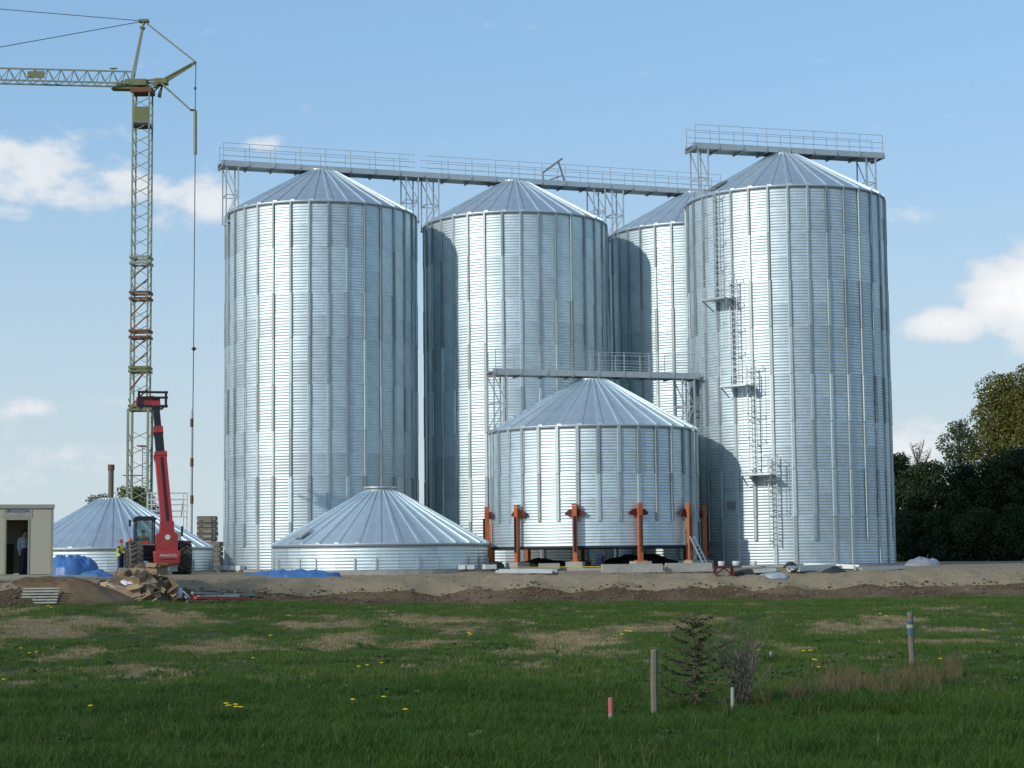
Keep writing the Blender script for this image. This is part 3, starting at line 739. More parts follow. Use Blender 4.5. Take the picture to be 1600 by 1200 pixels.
# scaffold frames behind the telehandler
sc = thing('scaffold', 'white tubular scaffold frames behind the boom of the red telehandler', 'scaffold', (at(262, 880, 112).x, 112, PAD))
sx0, sx1 = at(231, 800, 112).x - sc.location.x, at(289, 800, 112).x - sc.location.x
zs = [at(260, y, 112).z - PAD for y in (770, 780, 788, 798, 807)]
white_t = mat('white_tube', (.62, .64, .64), .5)
for x in (sx0, (sx0 * .55 + sx1 * .45), sx1 - .1):
    for yy in (0, 1.2): q = MB(); q.tube([(x, yy, 0), (x, yy, zs[0] + (.05 if yy else 0))], .035, 6); q.build('upright', white_t, sc)
for i, z_ in enumerate(zs):
    for yy in (0, 1.2): q = MB(); q.tube([(sx0, yy, z_), (sx1, yy, z_ )], .032, 6); q.build('ledger', white_t, sc)
q = MB(); q.tube([(sx0 * .1 + sx1 * .9, 0, zs[-1]), (sx1 - .1, 0, zs[1])], .03, 6); q.build('diagonal_brace', redworn, sc)

# timber stacks between crane and left silo
def stack(px0, px1, py0, py1, Y, label, rows, rz=0, name='timber_stack', cat='timber stack'):
    a, b_ = at(px0, py1, Y), at(px1, py0, Y); w = b_.x - a.x; h = (b_.z - a.z); t = thing(name, label, cat, ((a.x + b_.x) / 2, Y, a.z), rz)
    rh = h / rows
    for i in range(rows):
        for j in range(2):
            q = MB(); dx = random.uniform(-.03, .03); q.box((dx, j * .62, (i + .5) * rh), (w, .58, rh * .88)); q.build('board_pack', woodd, t)
        if i < rows - 1:
            for u in (-.35, .35): q = MB(); q.box((u * w, .3, (i + 1) * rh), (.1, 1.1, rh * .115)); q.build('spacer', wood, t)
    return t
stack(318, 345, 846, 893, 113, 'lower dark timber stack beside the leftmost tall silo', 6)
stack(308, 337, 806, 893, 115.5, 'tall stack of weathered board packs left of the leftmost silo', 11)

# ------------------------------------------------------------------ site cabin
pc = at(83, 903, 72.0); ang = RA
cab = thing('site_cabin', 'cream steel site cabin with an open doorway and blue lettering above it', 'cabin', (pc.x, pc.y, pc.z), ang)
# local: x=0 is the right front corner, negative x goes left, y into the scene
HC = at(83, 788, 72).z - pc.z; WCAB = 6.0; DC = 2.4
dl, dr, dtp = -1.80, -.98, 2.28
def cpanel(x0, x1, z0, z1, m=cream, y=0, th=.06, name='wall_panel'):
    b = MB(); b.box(((x0 + x1) / 2, y + th / 2, (z0 + z1) / 2), (x1 - x0 - .006, th, z1 - z0 - .004)); return b.build(name, m, cab)
cpanel(-.09, -.003, .15, HC - .16, creamd); cpanel(dr + .06, -.095, .15, HC - .16); cpanel(dl - .06, dr + .06, dtp + .05, HC - .16)
x = dl - .06
while x > -WCAB + .2: cpanel(max(x - 1.05, -WCAB), x, .15, HC - .16); x -= 1.05
b = MB(); b.box((-WCAB / 2, DC / 2 - .02, HC - .08), (WCAB + .06, DC + .06, .15)); b.build('roof', creamd, cab)
b = MB(); b.box((-WCAB / 2, DC / 2, .06), (WCAB + .0, DC, .15)); b.build('floor', creamd, cab)
b = MB(); b.box((-WCAB / 2, DC - .03, HC / 2), (WCAB - .02, .06, HC - .34)); b.build('wall_panel', cream, cab)
for xx in (-.03, -WCAB + .03): b = MB(); b.box((xx - .004 * (1 if xx > -1 else -1), DC / 2 + .03, HC / 2), (.06, DC - .2, HC - .34)); b.build('wall_panel', cream, cab)
for xa in (dl, dr): b = MB(); b.box((xa + (-.03 if xa == dl else .03), .03, (dtp + .15) / 2 + .0), (.05, .10, dtp - .13)); b.build('door_frame', creamd, cab)
b = MB(); b.box(((dl + dr) / 2, .03, dtp + .02), (dr - dl + .11, .10, .05)); b.build('door_frame', creamd, cab)
b = MB(); b.box((dl + .02, .52, (dtp + .15) / 2), (.04, .8, dtp - .2)); dd_ = b.build('door', mat('door_ochre', (.20, .18, .05), .6), cab); 
b = MB(); b.box((.0, .0, 0), (.05, .10, .03)); b.build('door_handle', black, dd_, (dl + .06, .8, 1.1))
b = MB(); b.box(((dl + dr) / 2 - .6, 1.7, .75), (1.1, .5, 1.2)); b.build('locker', mat('dark_brown_board', (.05, .03, .015), .7), cab)
def text(s, size, m, parent, loc, rot, name='lettering', ext=.004, ital=0, sx=1):
    c = bpy.data.curves.new('t', 'FONT'); c.body = s; c.size = size; c.extrude = ext; c.align_x = 'CENTER'; c.align_y = 'CENTER'; c.shear = ital; c.resolution_u = 2
    o = bpy.data.objects.new('t', c); COL.objects.link(o); dg_ = bpy.context.evaluated_depsgraph_get(); me_ = bpy.data.meshes.new_from_object(o.evaluated_get(dg_)); bpy.data.objects.remove(o)
    me_.name = name; me_.materials.clear(); me_.materials.append(m); return link(name, me_, parent, loc, rot, (sx, 1, 1))
sg = MB(); sg.box(((dl + dr) / 2, -.008, HC - .33), (1.12, .012, .36)); sgo = sg.build('sign_board', mat('sign_grey', (.42, .42, .34), .6), cab)
text('SIRGUSON', .195, inkb, sgo, ((dl + dr) / 2, -.016, HC - .26), (pi / 2, 0, 0), ext=.006, sx=.98)
text('bau  technik', .10, inkg, sgo, ((dl + dr) / 2, -.016, HC - .43), (pi / 2, 0, 0), ext=.003, sx=1.2)
b = MB(); b.box((-.55, .42, -.10), (1.3, .5, .18)); b.box((-3.5, .42, -.10), (1.3, .5, .18)); b.build('skid', creamd, cab)

# ------------------------------------------------------------------ people
def person(label, loc, rz, pose, top_m, helm, hips=.95, sc=1.0, trousers=navy, vest=True, group=None):
    root = thing('person', label, 'person', loc, rz, group); root.scale = (sc, sc, sc)
    J = dict(pelvis=(0, 0, hips), belly=(0, .01, hips + .17), chest=(0, .02, hips + .36), neck=(0, .0, hips + .53), chin=(0, -.03, hips + .60), head=(0, -.01, hips + .70), crown=(0, .0, hips + .80),
             nose=(0, -.115, hips + .68))
    rad = dict(pelvis=.145, belly=.13, chest=.155, neck=.058, chin=.068, head=.098, crown=.07, nose=.016)
    E_ = [('pelvis', 'belly'), ('belly', 'chest'), ('chest', 'neck'), ('neck', 'chin'), ('chin', 'head'), ('head', 'crown'), ('head', 'nose')]
    for s, n_ in ((-1, 'l'), (1, 'r')):
        J['sh' + n_] = (s * .19, .02, hips + .46); rad['sh' + n_] = .068; E_.append(('chest', 'sh' + n_))
        J['hip' + n_] = (s * .10, 0, hips - .08); rad['hip' + n_] = .105; E_.append(('pelvis', 'hip' + n_))
        for key, r in (('el', .048), ('wr', .034), ('pa', .042), ('kn', .068), ('an', .046), ('ft', .042)):
            J[key + n_] = pose[key + n_]; rad[key + n_] = r
        E_ += [('sh' + n_, 'el' + n_), ('el' + n_, 'wr' + n_), ('wr' + n_, 'pa' + n_), ('hip' + n_, 'kn' + n_), ('kn' + n_, 'an' + n_), ('an' + n_, 'ft' + n_)]
        w_, pm_ = Vector(J['wr' + n_]), Vector(J['pa' + n_]); dirn = (pm_ - w_).normalized(); side = dirn.cross(Vector((0, -1, .2))).normalized()
        for fi in range(4):
            J[f'f{fi}' + n_] = tuple(pm_ + dirn * (.075 - .010 * abs(fi - 1.2)) + side * (.028 * (fi - 1.5)) + Vector((0, -.012, 0))); rad[f'f{fi}' + n_] = .0095; E_.append(('pa' + n_, f'f{fi}' + n_))
        J['th' + n_] = tuple(pm_ - dirn * .01 - side * .055 + Vector((0, -.03, 0))); rad['th' + n_] = .011; E_.append(('pa' + n_, 'th' + n_))
    ks = list(J); ix = {k: i for i, k in enumerate(ks)}
    me_ = bpy.data.meshes.new('body'); me_.from_pydata([J[k] for k in ks], [(ix[a], ix[b]) for a, b in E_], []); me_.materials.append(skin)
    o = link('body', me_, root); md = o.modifiers.new('skin', 'SKIN')
    for k, v in zip(ks, me_.skin_vertices[0].data): v.radius = (rad[k], rad[k]); v.use_root = (k == 'pelvis')
    md.use_smooth_shade = True; sb = o.modifiers.new('sub', 'SUBSURF'); sb.levels = sb.render_levels = 1
    # eyes
    q = MB()
    for s in (-1, 1): q.lathe([(0, -.012), (.012, 0), (0, .012)], 8, (s * .034, -.098, hips + .705))
    q.build('eyes', eyem, root)
    # trousers: two tapering legs joined at the hips
    q = MB(); q.tube([(0, 0, hips + .10), (0, 0, hips - .02), (0, 0, hips - .13)], [.168, .178, .16], 14)
    for n_ in 'lr':
        hp_, kn, an = (Vector(J[k + n_]) for k in ('hip', 'kn', 'an')); q.tube([hp_ + Vector((0, 0, .05)), kn, an + Vector((0, 0, -.01))], [.122, .092, .082], 10)
    q.build('trousers', trousers, root)
    q = MB()
    for n_ in 'lr':
        a_, f_ = Vector(J['an' + n_]), Vector(J['ft' + n_]); q.tube([a_ + Vector((0, .06, -.035)), (a_ + f_) / 2 + Vector((0, 0, -.01)), f_ + Vector((0, -.05, -.005))], [.055, .062, .045], 8)
    q.build('boots', black, root)
    # jacket sleeves and torso
    q = MB()
    for n_ in 'lr':
        a_, b2, c2 = (Vector(J[k + n_]) for k in ('sh', 'el', 'wr')); q.tube([a_, b2, c2], [.085, .066, .048], 8)
    q.build('sleeves', navy if vest else top_m, root)
    q = MB(); n = 16; vs = []; prof = [(hips - .10, .19, .155), (hips + .1, .185, .155), (hips + .30, .205, .17), (hips + .44, .215, .15), (hips + .52, .12, .09)]
    for zz, a_, b2 in prof:
        for i in range(n): t = 2 * pi * i / n; vs.append((a_ * cos(t), .015 + b2 * sin(t), zz))
    q.add(vs, [(j * n + i, j * n + (i + 1) % n, (j + 1) * n + (i + 1) % n, (j + 1) * n + i) for j in range(len(prof) - 1) for i in range(n)], True); q.build('vest' if vest else 'shirt', top_m, root)
    q = MB()
    if helm is hair: q.lathe([(.104, -.03), (.112, .03), (.095, .09), (.05, .12), (0, .125)], 16, (0, .012, hips + .71)); q.build('hair', hair, root)
    else: q.lathe([(.155, .0), (.122, .015), (.12, .06), (.09, .115), (.04, .14), (0, .145)], 18, (0, -.005, hips + .735)); q.build('helmet', helm, root)
    return root
def stand(spread=.13, arms='work', lean=0):
    P = {}
    for s, n_ in ((-1, 'l'), (1, 'r')):
        P['kn' + n_] = (s * spread, -.03, .50); P['an' + n_] = (s * (spread + .01), .02, .09); P['ft' + n_] = (s * (spread + .03), -.13, .05)
        if arms == 'work': P['el' + n_] = (s * .27, -.02, 1.16); P['wr' + n_] = (s * .20, -.24, 1.10); P['pa' + n_] = (s * .17, -.32, 1.11)
        else: P['el' + n_] = (s * .26, .04, 1.15); P['wr' + n_] = (s * .27, -.03, .90); P['pa' + n_] = (s * .27, -.05, .81)
    return P
def sit():
    P = {}
    for s, n_ in ((-1, 'l'), (1, 'r')):
        P['kn' + n_] = (s * .15, -.46, .50); P['an' + n_] = (s * .15, -.52, .09); P['ft' + n_] = (s * .16, -.66, .05)
        P['el' + n_] = (s * .28, -.10, .80); P['wr' + n_] = (s * .18, -.36, .80); P['pa' + n_] = (s * .16, -.43, .84)
    return P
YW = 97.0
w1 = at(188, 890, YW); person('worker in yellow vest and red helmet facing right beside the telehandler wheel', (w1.x, YW, gz(w1.x, YW)), R_(75), stand(), hivis, helmr)
w2 = at(203, 890, YW - .3); person('worker in yellow vest and orange helmet partly behind the telehandler wheel', (w2.x, YW - .3, gz(w2.x, YW)), R_(-70), stand(.15), hivis, helmo, sc=1.03)
ca, sa = cos(ang), sin(ang)
def cabw(x, y, z): return (pc.x + x * ca - y * sa, pc.y + x * sa + y * ca, pc.z + z)
person('person in pale striped shirt and dark trousers inside the cabin doorway', cabw(-1.10, .55, .137), R_(60), stand(.10, 'rest'), shirt, hair, vest=False)

# ------------------------------------------------------------------ red telehandler
YT = 90.0; pt = at(250, 896, YT); TA = R_(15)
th = thing('telehandler', 'red telescopic handler with raised boom seen from behind, black cab on its left', 'telehandler', (pt.x, YT, gz(pt.x, YT) - .02), TA)
def wheel(x, y, m, r=.80, w=.66):
    wh = MB(); wh.lathe([(.42, -w / 2), (r - .10, -w / 2), (r - .03, -w / 2 + .09), (r - .03, w / 2 - .09), (r - .10, w / 2), (.42, w / 2)], 32)
    # lugs
    for i in range(20):
        for s in (-1, 1):
            t = 2 * pi * (i + (.5 if s > 0 else 0)) / 20; t2 = t + .22 * 1
            a_ = Vector((r * cos(t2), r * sin(t2), s * (w / 2 - .02))); b2 = Vector((r * cos(t), r * sin(t), s * .02))
            nrm = Vector((cos((t + t2) / 2), sin((t + t2) / 2), 0)); wh.bar(a_, b2, .075, .075, nrm)
    o = wh.build('wheel', m, th, (x, y, r + .03), (0, pi / 2, 0))
    rm = MB(); rm.lathe([(0, .12), (.14, .14), (.16, .22), (.40, .10), (.43, w / 2 - .03), (.43, -w / 2 + .03), (.40, -.10), (.16, -.22), (.14, -.14), (0, -.12)], 20); rm.build('rim', redworn, o)
    return o
wheel(-1.17, 0, dusty); wheel(1.17, 0, rubber); wheel(-1.17, 3.05, rubber); wheel(1.17, 3.05, rubber)
b = MB(); b.box((.1, 1.4, .85), (.95, 4.2, .55)); b.build('chassis', darkred, th)
b = MB(); b.tube([(-.9, 0, .83), (.9, 0, .83)], .14, 10); b.build('axle', black, th); b = MB(); b.tube([(-.9, 3.05, .83), (.9, 3.05, .83)], .14, 10); b.build('axle', black, th)
# counterweight: bevelled block
bm = bmesh.new(); bmesh.ops.create_cube(bm, size=1.0); bmesh.ops.scale(bm, vec=(1.36, .62, .68), verts=bm.verts)
for v in bm.verts:
    if v.co.z < 0: v.co.x *= .88
bmesh.ops.bevel(bm, geom=bm.edges[:], offset=.10, segments=3, affect='EDGES', profile=.6)
me_ = bpy.data.meshes.new('counterweight'); bm.to_mesh(me_); bm.free(); me_.materials.append(red); me_.polygons.foreach_set('use_smooth', [True] * len(me_.polygons)); cwt = link('counterweight', me_, th, (.27, -.85, .84))
text('MANITOU', .20, inkw, cwt, (.03, -.316, .10), (pi / 2, 0, 0), ital=.35, ext=.004, sx=.92)
b = MB(); b.box((.03, -.306, -.08), (.70, .012, .06)); b.build('slot', darkm, cwt)
b = MB(); b.prism([(-.24, 1.16), (.80, 1.16), (.80, 1.95), (.62, 2.10), (.60, 2.62), (-.02, 2.62), (-.06, 2.10), (-.24, 1.95)], -.80, .15); hs = b.build('boom_housing', red, th)
q = MB(); q.lathe([(0, 0), (.13, 0), (.13, .012), (0, .012)], 16, (0, 0, 0), False); q.build('badge', inkw, hs, (.30, -.80, 1.84), (pi / 2, 0, 0))
text('MLT', .15, inko, hs, (.28, -.803, 1.60), (pi / 2, 0, 0), ext=.004, sx=1.5); text('741', .12, inko, hs, (.28, -.803, 1.42), (pi / 2, 0, 0), ext=.004, sx=1.6)
# cab
cabx0, cabx1, caby0, caby1 = -1.16, -.27, .35, 1.75
for x in (cabx0, cabx1):
    for y in (caby0, caby1): b = MB(); b.box((x, y, 1.80), (.08, .08, 1.80)); b.build('cab_post', black, th)
b = MB(); b.box(((cabx0 + cabx1) / 2, (caby0 + caby1) / 2, 2.76), (1.08, 1.62, .13)); b.box(((cabx0 + cabx1) / 2, (caby0 + caby1) / 2, 2.86), (.86, 1.3, .07)); b.build('cab_roof', black, th)
b = MB(); b.box(((cabx0 + cabx1) / 2, caby0, 1.24), (.81, .05, .62)); b.box((cabx0, (caby0 + caby1) / 2, 1.16), (.05, 1.32, .5)); b.build('cab_panel', black, th)
for y in (caby0, caby1): b = MB(); b.box(((cabx0 + cabx1) / 2, y, 2.12), (.80, .012, 1.12)); b.build('window', glass, th)
b = MB(); b.box((cabx0, (caby0 + caby1) / 2, 2.06), (.012, 1.3, 1.24)); b.build('window', glass, th)
b = MB(); b.box(((cabx0 + cabx1) / 2, .85, 1.25), (.5, .5, .12)); b.box(((cabx0 + cabx1) / 2, .62, 1.55), (.5, .10, .6)); b.build('seat', black, th)
for sx_, x0, x1 in ((-1, -1.30, -.27), (1, .83, 1.45)):
    b = MB(); b.box(((x0 + x1) / 2, -.15, 1.50), (x1 - x0, .34, .07)); b.build('fender', galvd if sx_ < 0 else black, th)
for x in (-.72, 1.28): b = MB(); b.box((x, -.29, 1.60), (.32, .10, .13)); b.build('tail_light', ltail, th)
b = MB(); b.box((.15, -.6, .46), (1.5, .12, .07)); b.box((.62, -.62, .30), (.36, .10, .26)); b.box((-.15, -.6, .28), (.8, .10, .22)); b.build('rear_guard', plasticg, th)
b = MB(); b.box((-1.45, .45, 2.56), (.10, .2, .34)); b.bar((-1.2, .5, 2.65), (-1.45, .5, 2.65), .04); b.build('mirror', black, th)
b = MB(); b.box((1.0, .9, 1.40), (.62, 1.8, .55)); b.build('engine_cover', darkred, th)
b = MB(); b.box((1.12, .8, 2.15), (.09, .2, .5)); b.bar((1.0, .8, 1.6), (1.12, .8, 2.2), .04); b.build('mirror', black, th)
b = MB(); b.box((.92, .9, 1.95), (.3, .25, .35)); b.build('work_light', plasticg, th)
# boom: rises steeply forward
bp0 = Vector((.30, -.30, 2.35)); tipw = at(243, 628, 92.6); inv = Matrix.Rotation(-TA, 3, 'Z'); tip = inv @ (Vector((tipw.x, 92.6, tipw.z)) - Vector(th.location)); dv = tip - bp0; Lb = dv.length; du = dv.normalized()
def bs(t0, t1, w, m, name, h=None): b = MB(); b.bar(bp0 + du * t0 * Lb, bp0 + du * t1 * Lb, w, h or w, (0, 1, 0)); return b.build(name, m, th)
bs(0, .56, .56, red, 'boom_section', .60); bs(.55, .77, .42, black, 'boom_section', .46); bs(.73, .782, .47, red, 'boom_collar', .52); bs(.54, .572, .62, red, 'boom_collar', .66); bs(.77, 1.0, .33, black, 'boom_section', .36)
bs(.95, 1.02, .44, red, 'boom_head', .5)
b = MB(); b.bar(bp0 + du * .3 + Vector((.0, -.38, 0)), bp0 + du * Lb * .55 + Vector((0, -.36, 0)), .07); b.build('hydraulic_line', black, th)
for t_ in (.55, .74): b = MB(); v = bp0 + du * Lb * t_; b.box(v + Vector((-.30, -.1, 0)), (.10, .16, .2)); b.build('boom_lug', redworn, th)
b = MB(); b.prism([(-1.0, -.25), (-.2, -.3), (-.1, .25), (-.95, .18)], -.25, .25); hd = b.build('head_link', red, th, tip + Vector((0, 0, .05)))
for z_ in (-.28, .15, .42): b = MB(); b.box((-.15, -.28, z_), (1.5, .12, .11)); b.build('carriage_bar', black, hd)
for x in (-.85, .5): b = MB(); b.box((x, -.28, .06), (.12, .14, .85)); b.build('carriage_bar', black, hd)
for x in (-.7, .35): b = MB(); b.box((x, .45, -.34), (.13, 1.3, .06)); b.build('fork', black, hd)
# driver
dv_ = Vector(th.location) + Matrix.Rotation(TA, 3, 'Z') @ Vector(((cabx0 + cabx1) / 2 - .06, .88, .80))
person('driver in green vest sitting in the telehandler cab', dv_, TA + pi, sit(), hivisg, hair, hips=.60)

# ------------------------------------------------------------------ tarps, pipes, materials lying about
p = at(112, 893, 84); heap('blue_tarpaulin', 'crumpled blue tarpaulin heap between the cream cabin and the rubbish heap', 'tarpaulin', (p.x, 84, gz(p.x, 84) - .03), 1.25, .9, .95, tarp, 3, fold=.16, rough=.16, pw=.38, nu=90, nv=26, freq=2.4)
p = at(148, 893, 83); heap('blue_tarpaulin', 'low end of blue tarpaulin spread beside the taller blue heap', 'tarpaulin', (p.x, 83, gz(p.x, 83) - .02), .85, .5, .26, tarp, 8, fold=.2, nu=70, nv=18, freq=2.6)
p = hit(455, 902); heap('blue_tarpaulin', 'blue tarpaulin lying flat on the gravel in front of the low silo ring', 'tarpaulin', (p.x, p.y + .5, gz(p.x, p.y + .5) - .04), 2.3, 1.0, .24, tarp, 4, fold=.16, rough=.4, nu=90, nv=22, freq=2.2, pw=.7)
def beam(px0, py0, px1, py1, Y0, Y1, w, h, label, m=galv, name='steel_beam', cat='steel beam', lift=0):
    a, b_ = hit(px0, py0), hit(px1, py1)
    for v in (a, b_): v.z = gz(v.x, v.y) + h / 2 + .015 + lift
    q = MB(); d = b_ - a; nn = 4 if w > .3 else 1; sd_ = Vector((-d.y, d.x, 0)).normalized()
    if nn == 1: q.bar(-d / 2, d / 2, w, h)
    else:
        for i in range(nn):
            off = sd_ * (w * ((i + .5) / nn - .5)) + Vector((0, 0, -h * .1 + h * .28 * (i % 2))) ; e = d.normalized() * random.uniform(-.18, .18); ww = w / nn * .82
            q.bar(-d / 2 + off + e, d / 2 + off + e, ww, h * .22)
            for k in (-1, 1): q.bar(-d / 2 + off + e + sd_ * k * (ww / 2 - .012) + Vector((0, 0, h * .36)), d / 2 + off + e + sd_ * k * (ww / 2 - .012) + Vector((0, 0, h * .36)), .022, h * .5)
    o = q.build(name, m, None, (a + b_) / 2); tag(o, label, cat); return o
beam(568, 893, 782, 890, 88.0, 89.0, .45, .22, 'long grey steel channel lying in front of the low silo ring')
beam(780, 897, 864, 899, 87.6, 87.9, .55, .18, 'pair of galvanised channels lying below the left orange posts')
beam(1180, 897, 1215, 893, 92.0, 92.6, .6, .16, 'flat grey profile beside the dark frame below the right silo')
beam(1238, 895, 1305, 893, 92.4, 93.4, .7, .26, 'bundle of grey profiles in front of the right silo')
beam(1262, 889, 1340, 891, 94.0, 94.4, .5, .2, 'second bundle of grey profiles behind the first at the right silo')
beam(1340, 893, 1408, 890, 94.0, 95.4, .5, .14, 'thin galvanised strips lying at the right edge of the right silo')
beam(60, 905, 145, 903, 78, 79.5, .5, .10, 'pale blue plastic strip lying between cabin and rubbish heap', plastic, 'plastic_strip', 'plastic sheet')
beam(300, 931, 400, 929, 81.0, 81.8, .10, .10, 'long pale plank lying right of the rubbish heap', whitew, 'plank', 'plank')
beam(305, 938, 388, 938, 80.0, 80.4, .16, .12, 'bright red pipe lying at the edge of the grass', helmr, 'red_pipe', 'pipe', .04)
beam(310, 935, 372, 934, 80.8, 81.0, .14, .10, 'white pipe lying behind the red pipe', plastic, 'white_pipe', 'pipe', .02)
beam(965, 912, 1000, 915, 88.6, 88.4, .2, .1, 'short dark board sticking out of the gravel slope', wood, 'plank', 'plank')
p = at(1440, 888, 95); heap('plastic_sheeting', 'crumpled clear plastic sheeting at the right foot of the right silo', 'plastic sheet', (p.x, 95, gz(p.x, 95)), .95, .6, .38, mat('clear_plastic', (.27, .30, .32), .3, bump=.5, bscale=9), 5, fold=.2)
p = hit(1210, 899); heap('plastic_sheeting', 'pale blue plastic sheet lying on gravel below the right silo', 'plastic sheet', (p.x, p.y + .4, gz(p.x, p.y + .4) - .03), .75, .8, .14, mat('pale_blue_sheet', (.40, .48, .52), .5), 6, fold=.05)
p = hit(1165, 898); heap('black_tarpaulin', 'small black sheeting heap beside the dark red frame', 'tarpaulin', (p.x, p.y + .3, gz(p.x, p.y + .3) - .02), .75, .4, .22, blackt, 9, fold=.12)
p = hit(1305, 896); heap('black_tarpaulin', 'small black sheeting at the end of the profile bundle', 'tarpaulin', (p.x, p.y + .3, gz(p.x, p.y + .3) - .02), .6, .4, .30, blackt, 12, fold=.12)
p = at(1238, 892, 92.6); heap('black_tarpaulin', 'small black sheeting tucked behind the grey profile bundle', 'tarpaulin', (p.x, 92.8, gz(p.x, 92.8)), .5, .3, .26, blackt, 14, fold=.1)
p = hit(1131, 899); tr_ = thing('trestle', 'low dark red steel trestle on the gravel below the right silo', 'trestle', (p.x, p.y, gz(p.x, p.y)), .15)
q = MB(); q.box((0, 0, .40), (.95, .3, .09)); q.build('top_beam', darkred, tr_)
for x in (-.38, .38):
    for y in (-.25, .25): q = MB(); q.bar((x, y * .3, .37), (x + .06 * (1 if x > 0 else -1), y, .0), .07); q.build('leg', darkred, tr_)
for x in (-.38, .38): q = MB(); q.bar((x, 0, .06), (0, 0, .37), .05); q.build('brace', darkred, tr_)
for i, (px, l, w) in enumerate(((1127, 'small white pot on the slab above the dark red trestle', .34), (1150, 'wide white box on the slab right of the small white pot', .5), (1178, 'small grey white block on the slab below the ladder', .28))):
    p = at(px, 886, 94.9); b = MB(); b.tube([(0, 0, 0), (0, 0, .05), (0, 0, .22), (0, 0, .24)], [w * .42, w * .5, w * .54, w * .5], 14 if i != 1 else 4); o = b.build('white_pot', plastic, None, (p.x, p.y, BASE), .7); tag(o, l, 'container')
# white anchor shoes at the foot of the left silo
for i, px in enumerate((352, 373, 384, 400)):
    a = math.atan2(-P1[1], -P1[0]) + R_(-78 + i * 9); x, y = P1[0] + 5.75 * cos(a), P1[1] + 5.75 * sin(a)
    b = MB(); b.box((0, 0, .13), (.34, .4, .26)); o = b.build('anchor_block', plastic, None, (x, y, BASE + .001), a); tag(o, 'white anchor block at the left foot of the leftmost tall silo', 'block', 'white anchor blocks at the foot of the leftmost silo')
for i, px in enumerate((722, 735, 765)):
    p = at(px, 889, 91.3); b = MB(); b.box((0, 0, .11), (.35 + .25 * (i == 2), .4, .22)); o = b.build('white_block', plastic, None, (p.x, p.y - .6, PAD + .1), .2 * i); tag(o, ['first white block at the right foot of the low silo ring', 'middle white block at the right foot of the low silo ring', 'long white block right of the low silo ring beside the far left orange post'][i], 'block')
p = hit(70, 944); tag(heap('soil_heap', 'brown soil heap', 'soil heap', (p.x - .3, p.y + 2.0, gz(p.x, p.y) - .05), 3.3, 2.0, 1.05, groundmat('heap_soil', (.17, .118, .062), (.115, .078, .042), 2.0, (.21, .155, .09), .5, bump=.9, bscale=7), 21, nu=80, nv=24, rough=.12, freq=1.1), 'rounded heap of brown soil in front of the cream cabin behind the slatted grate', 'soil heap')
# white slatted grate leaning on the soil heap
pg = at(60, 945, 66.2); pg = hit(60, 944); gr = thing('slatted_grate', 'white slatted grate leaning on the brown soil heap below the cabin', 'grate', (pg.x, pg.y, pg.z + .02), .05)
wg, hg = 58 * 66.3 / F, .62
for i in range(6): q = MB(); q.box((0, .10 * i, .06 + i * hg / 6), (wg, .035, .06), (R_(-25), 0, 0)); q.build('slat', whitew, gr)
for x in (-wg * .32, 0, wg * .32): q = MB(); q.bar((x, .06, 0), (x, .62, hg), .06, .04); q.build('batten', wood, gr)

# ------------------------------------------------------------------ rubbish heap with cardboard boxes
pp = Vector((at(202, 945, 71.3).x, 71.3, 0)); zpp = gz(pp.x, pp.y)
hpo = heap('rubbish_heap', 'heap of torn cardboard and scraps on the soil bank by the grass', 'rubbish', (pp.x, pp.y + 1.3, zpp - .05), 2.0, 1.5, 1.35, mat('mixed_rubbish', (.22, .16, .10), .9, scale=5, col2=(.07, .055, .045), bump=.8), 15, 'stuff', rough=.18, freq=2.2)
from mathutils.bvhtree import BVHTree
hb = BVHTree.FromPolygons([v.co + hpo.location for v in hpo.data.vertices], [tuple(p_.vertices) for p_ in hpo.data.polygons])
def cbox(w, d, h, open_=True):
    b = MB(); t = .02
    b.box((0, 0, t / 2), (w, d, t)); b.box((0, -d / 2 + t / 2, h / 2 + t / 2), (w, t, h - t)); b.box((0, d / 2 - t / 2, h / 2 + t / 2), (w, t, h - t))
    for s in (-1, 1): b.box((s * (w / 2 - t / 2), 0, h / 2 + t / 2), (t, d - 2 * t, h - t))
    if open_:
        b.box((0, -d / 2 - .10, h + .02), (w, .24, .015), (R_(-35), 0, 0)); b.box((w / 2 + .08, 0, h + .04), (.22, d, .015), (0, R_(40), 0)); b.box((-w / 2 - .06, 0, h + .07), (.22, d, .015), (0, R_(-50), 0))
    else: b.box((0, 0, h + .01), (w, d, .015))
    return b
bms = [cbox(.8, .55, .38).mesh('cardboard_box', card), cbox(.55, .45, .42).mesh('cardboard_box', card), cbox(.95, .45, .48, False).mesh('cardboard_box', cardl), cbox(.45, .35, .26).mesh('cardboard_box', cardl), cbox(.6, .6, .2, False).mesh('cardboard_box', card), cbox(.75, .5, .05, False).mesh('cardboard_box', cardl)]
spots = [(196, 893, 2, (.15, .1, .3)), (264, 918, 1, (.5, -.6, .7)), (187, 929, 2, (.05, .04, .05))]
rr_ = random.Random(3)
for _ in range(150):
    px, py = rr_.uniform(138, 282), rr_.uniform(888, 943)
    if all((px - a[0]) ** 2 / 150 + (py - a[1]) ** 2 / 55 > 1 for a in spots[3:]) and all((px - a[0]) ** 2 / 330 + (py - a[1]) ** 2 / 120 > 1 for a in spots[:3]): spots.append((px, py, rr_.choice((0, 1, 1, 3, 3, 4, 5, 5)), (rr_.gauss(0, .4), rr_.gauss(0, .45), rr_.uniform(0, 3))))
lab = {0: 'pale closed cardboard box on top of the rubbish heap', 1: 'brown cardboard box tipped over at the right end of the rubbish heap', 2: 'large flat sided cardboard box low in the middle of the rubbish heap'}
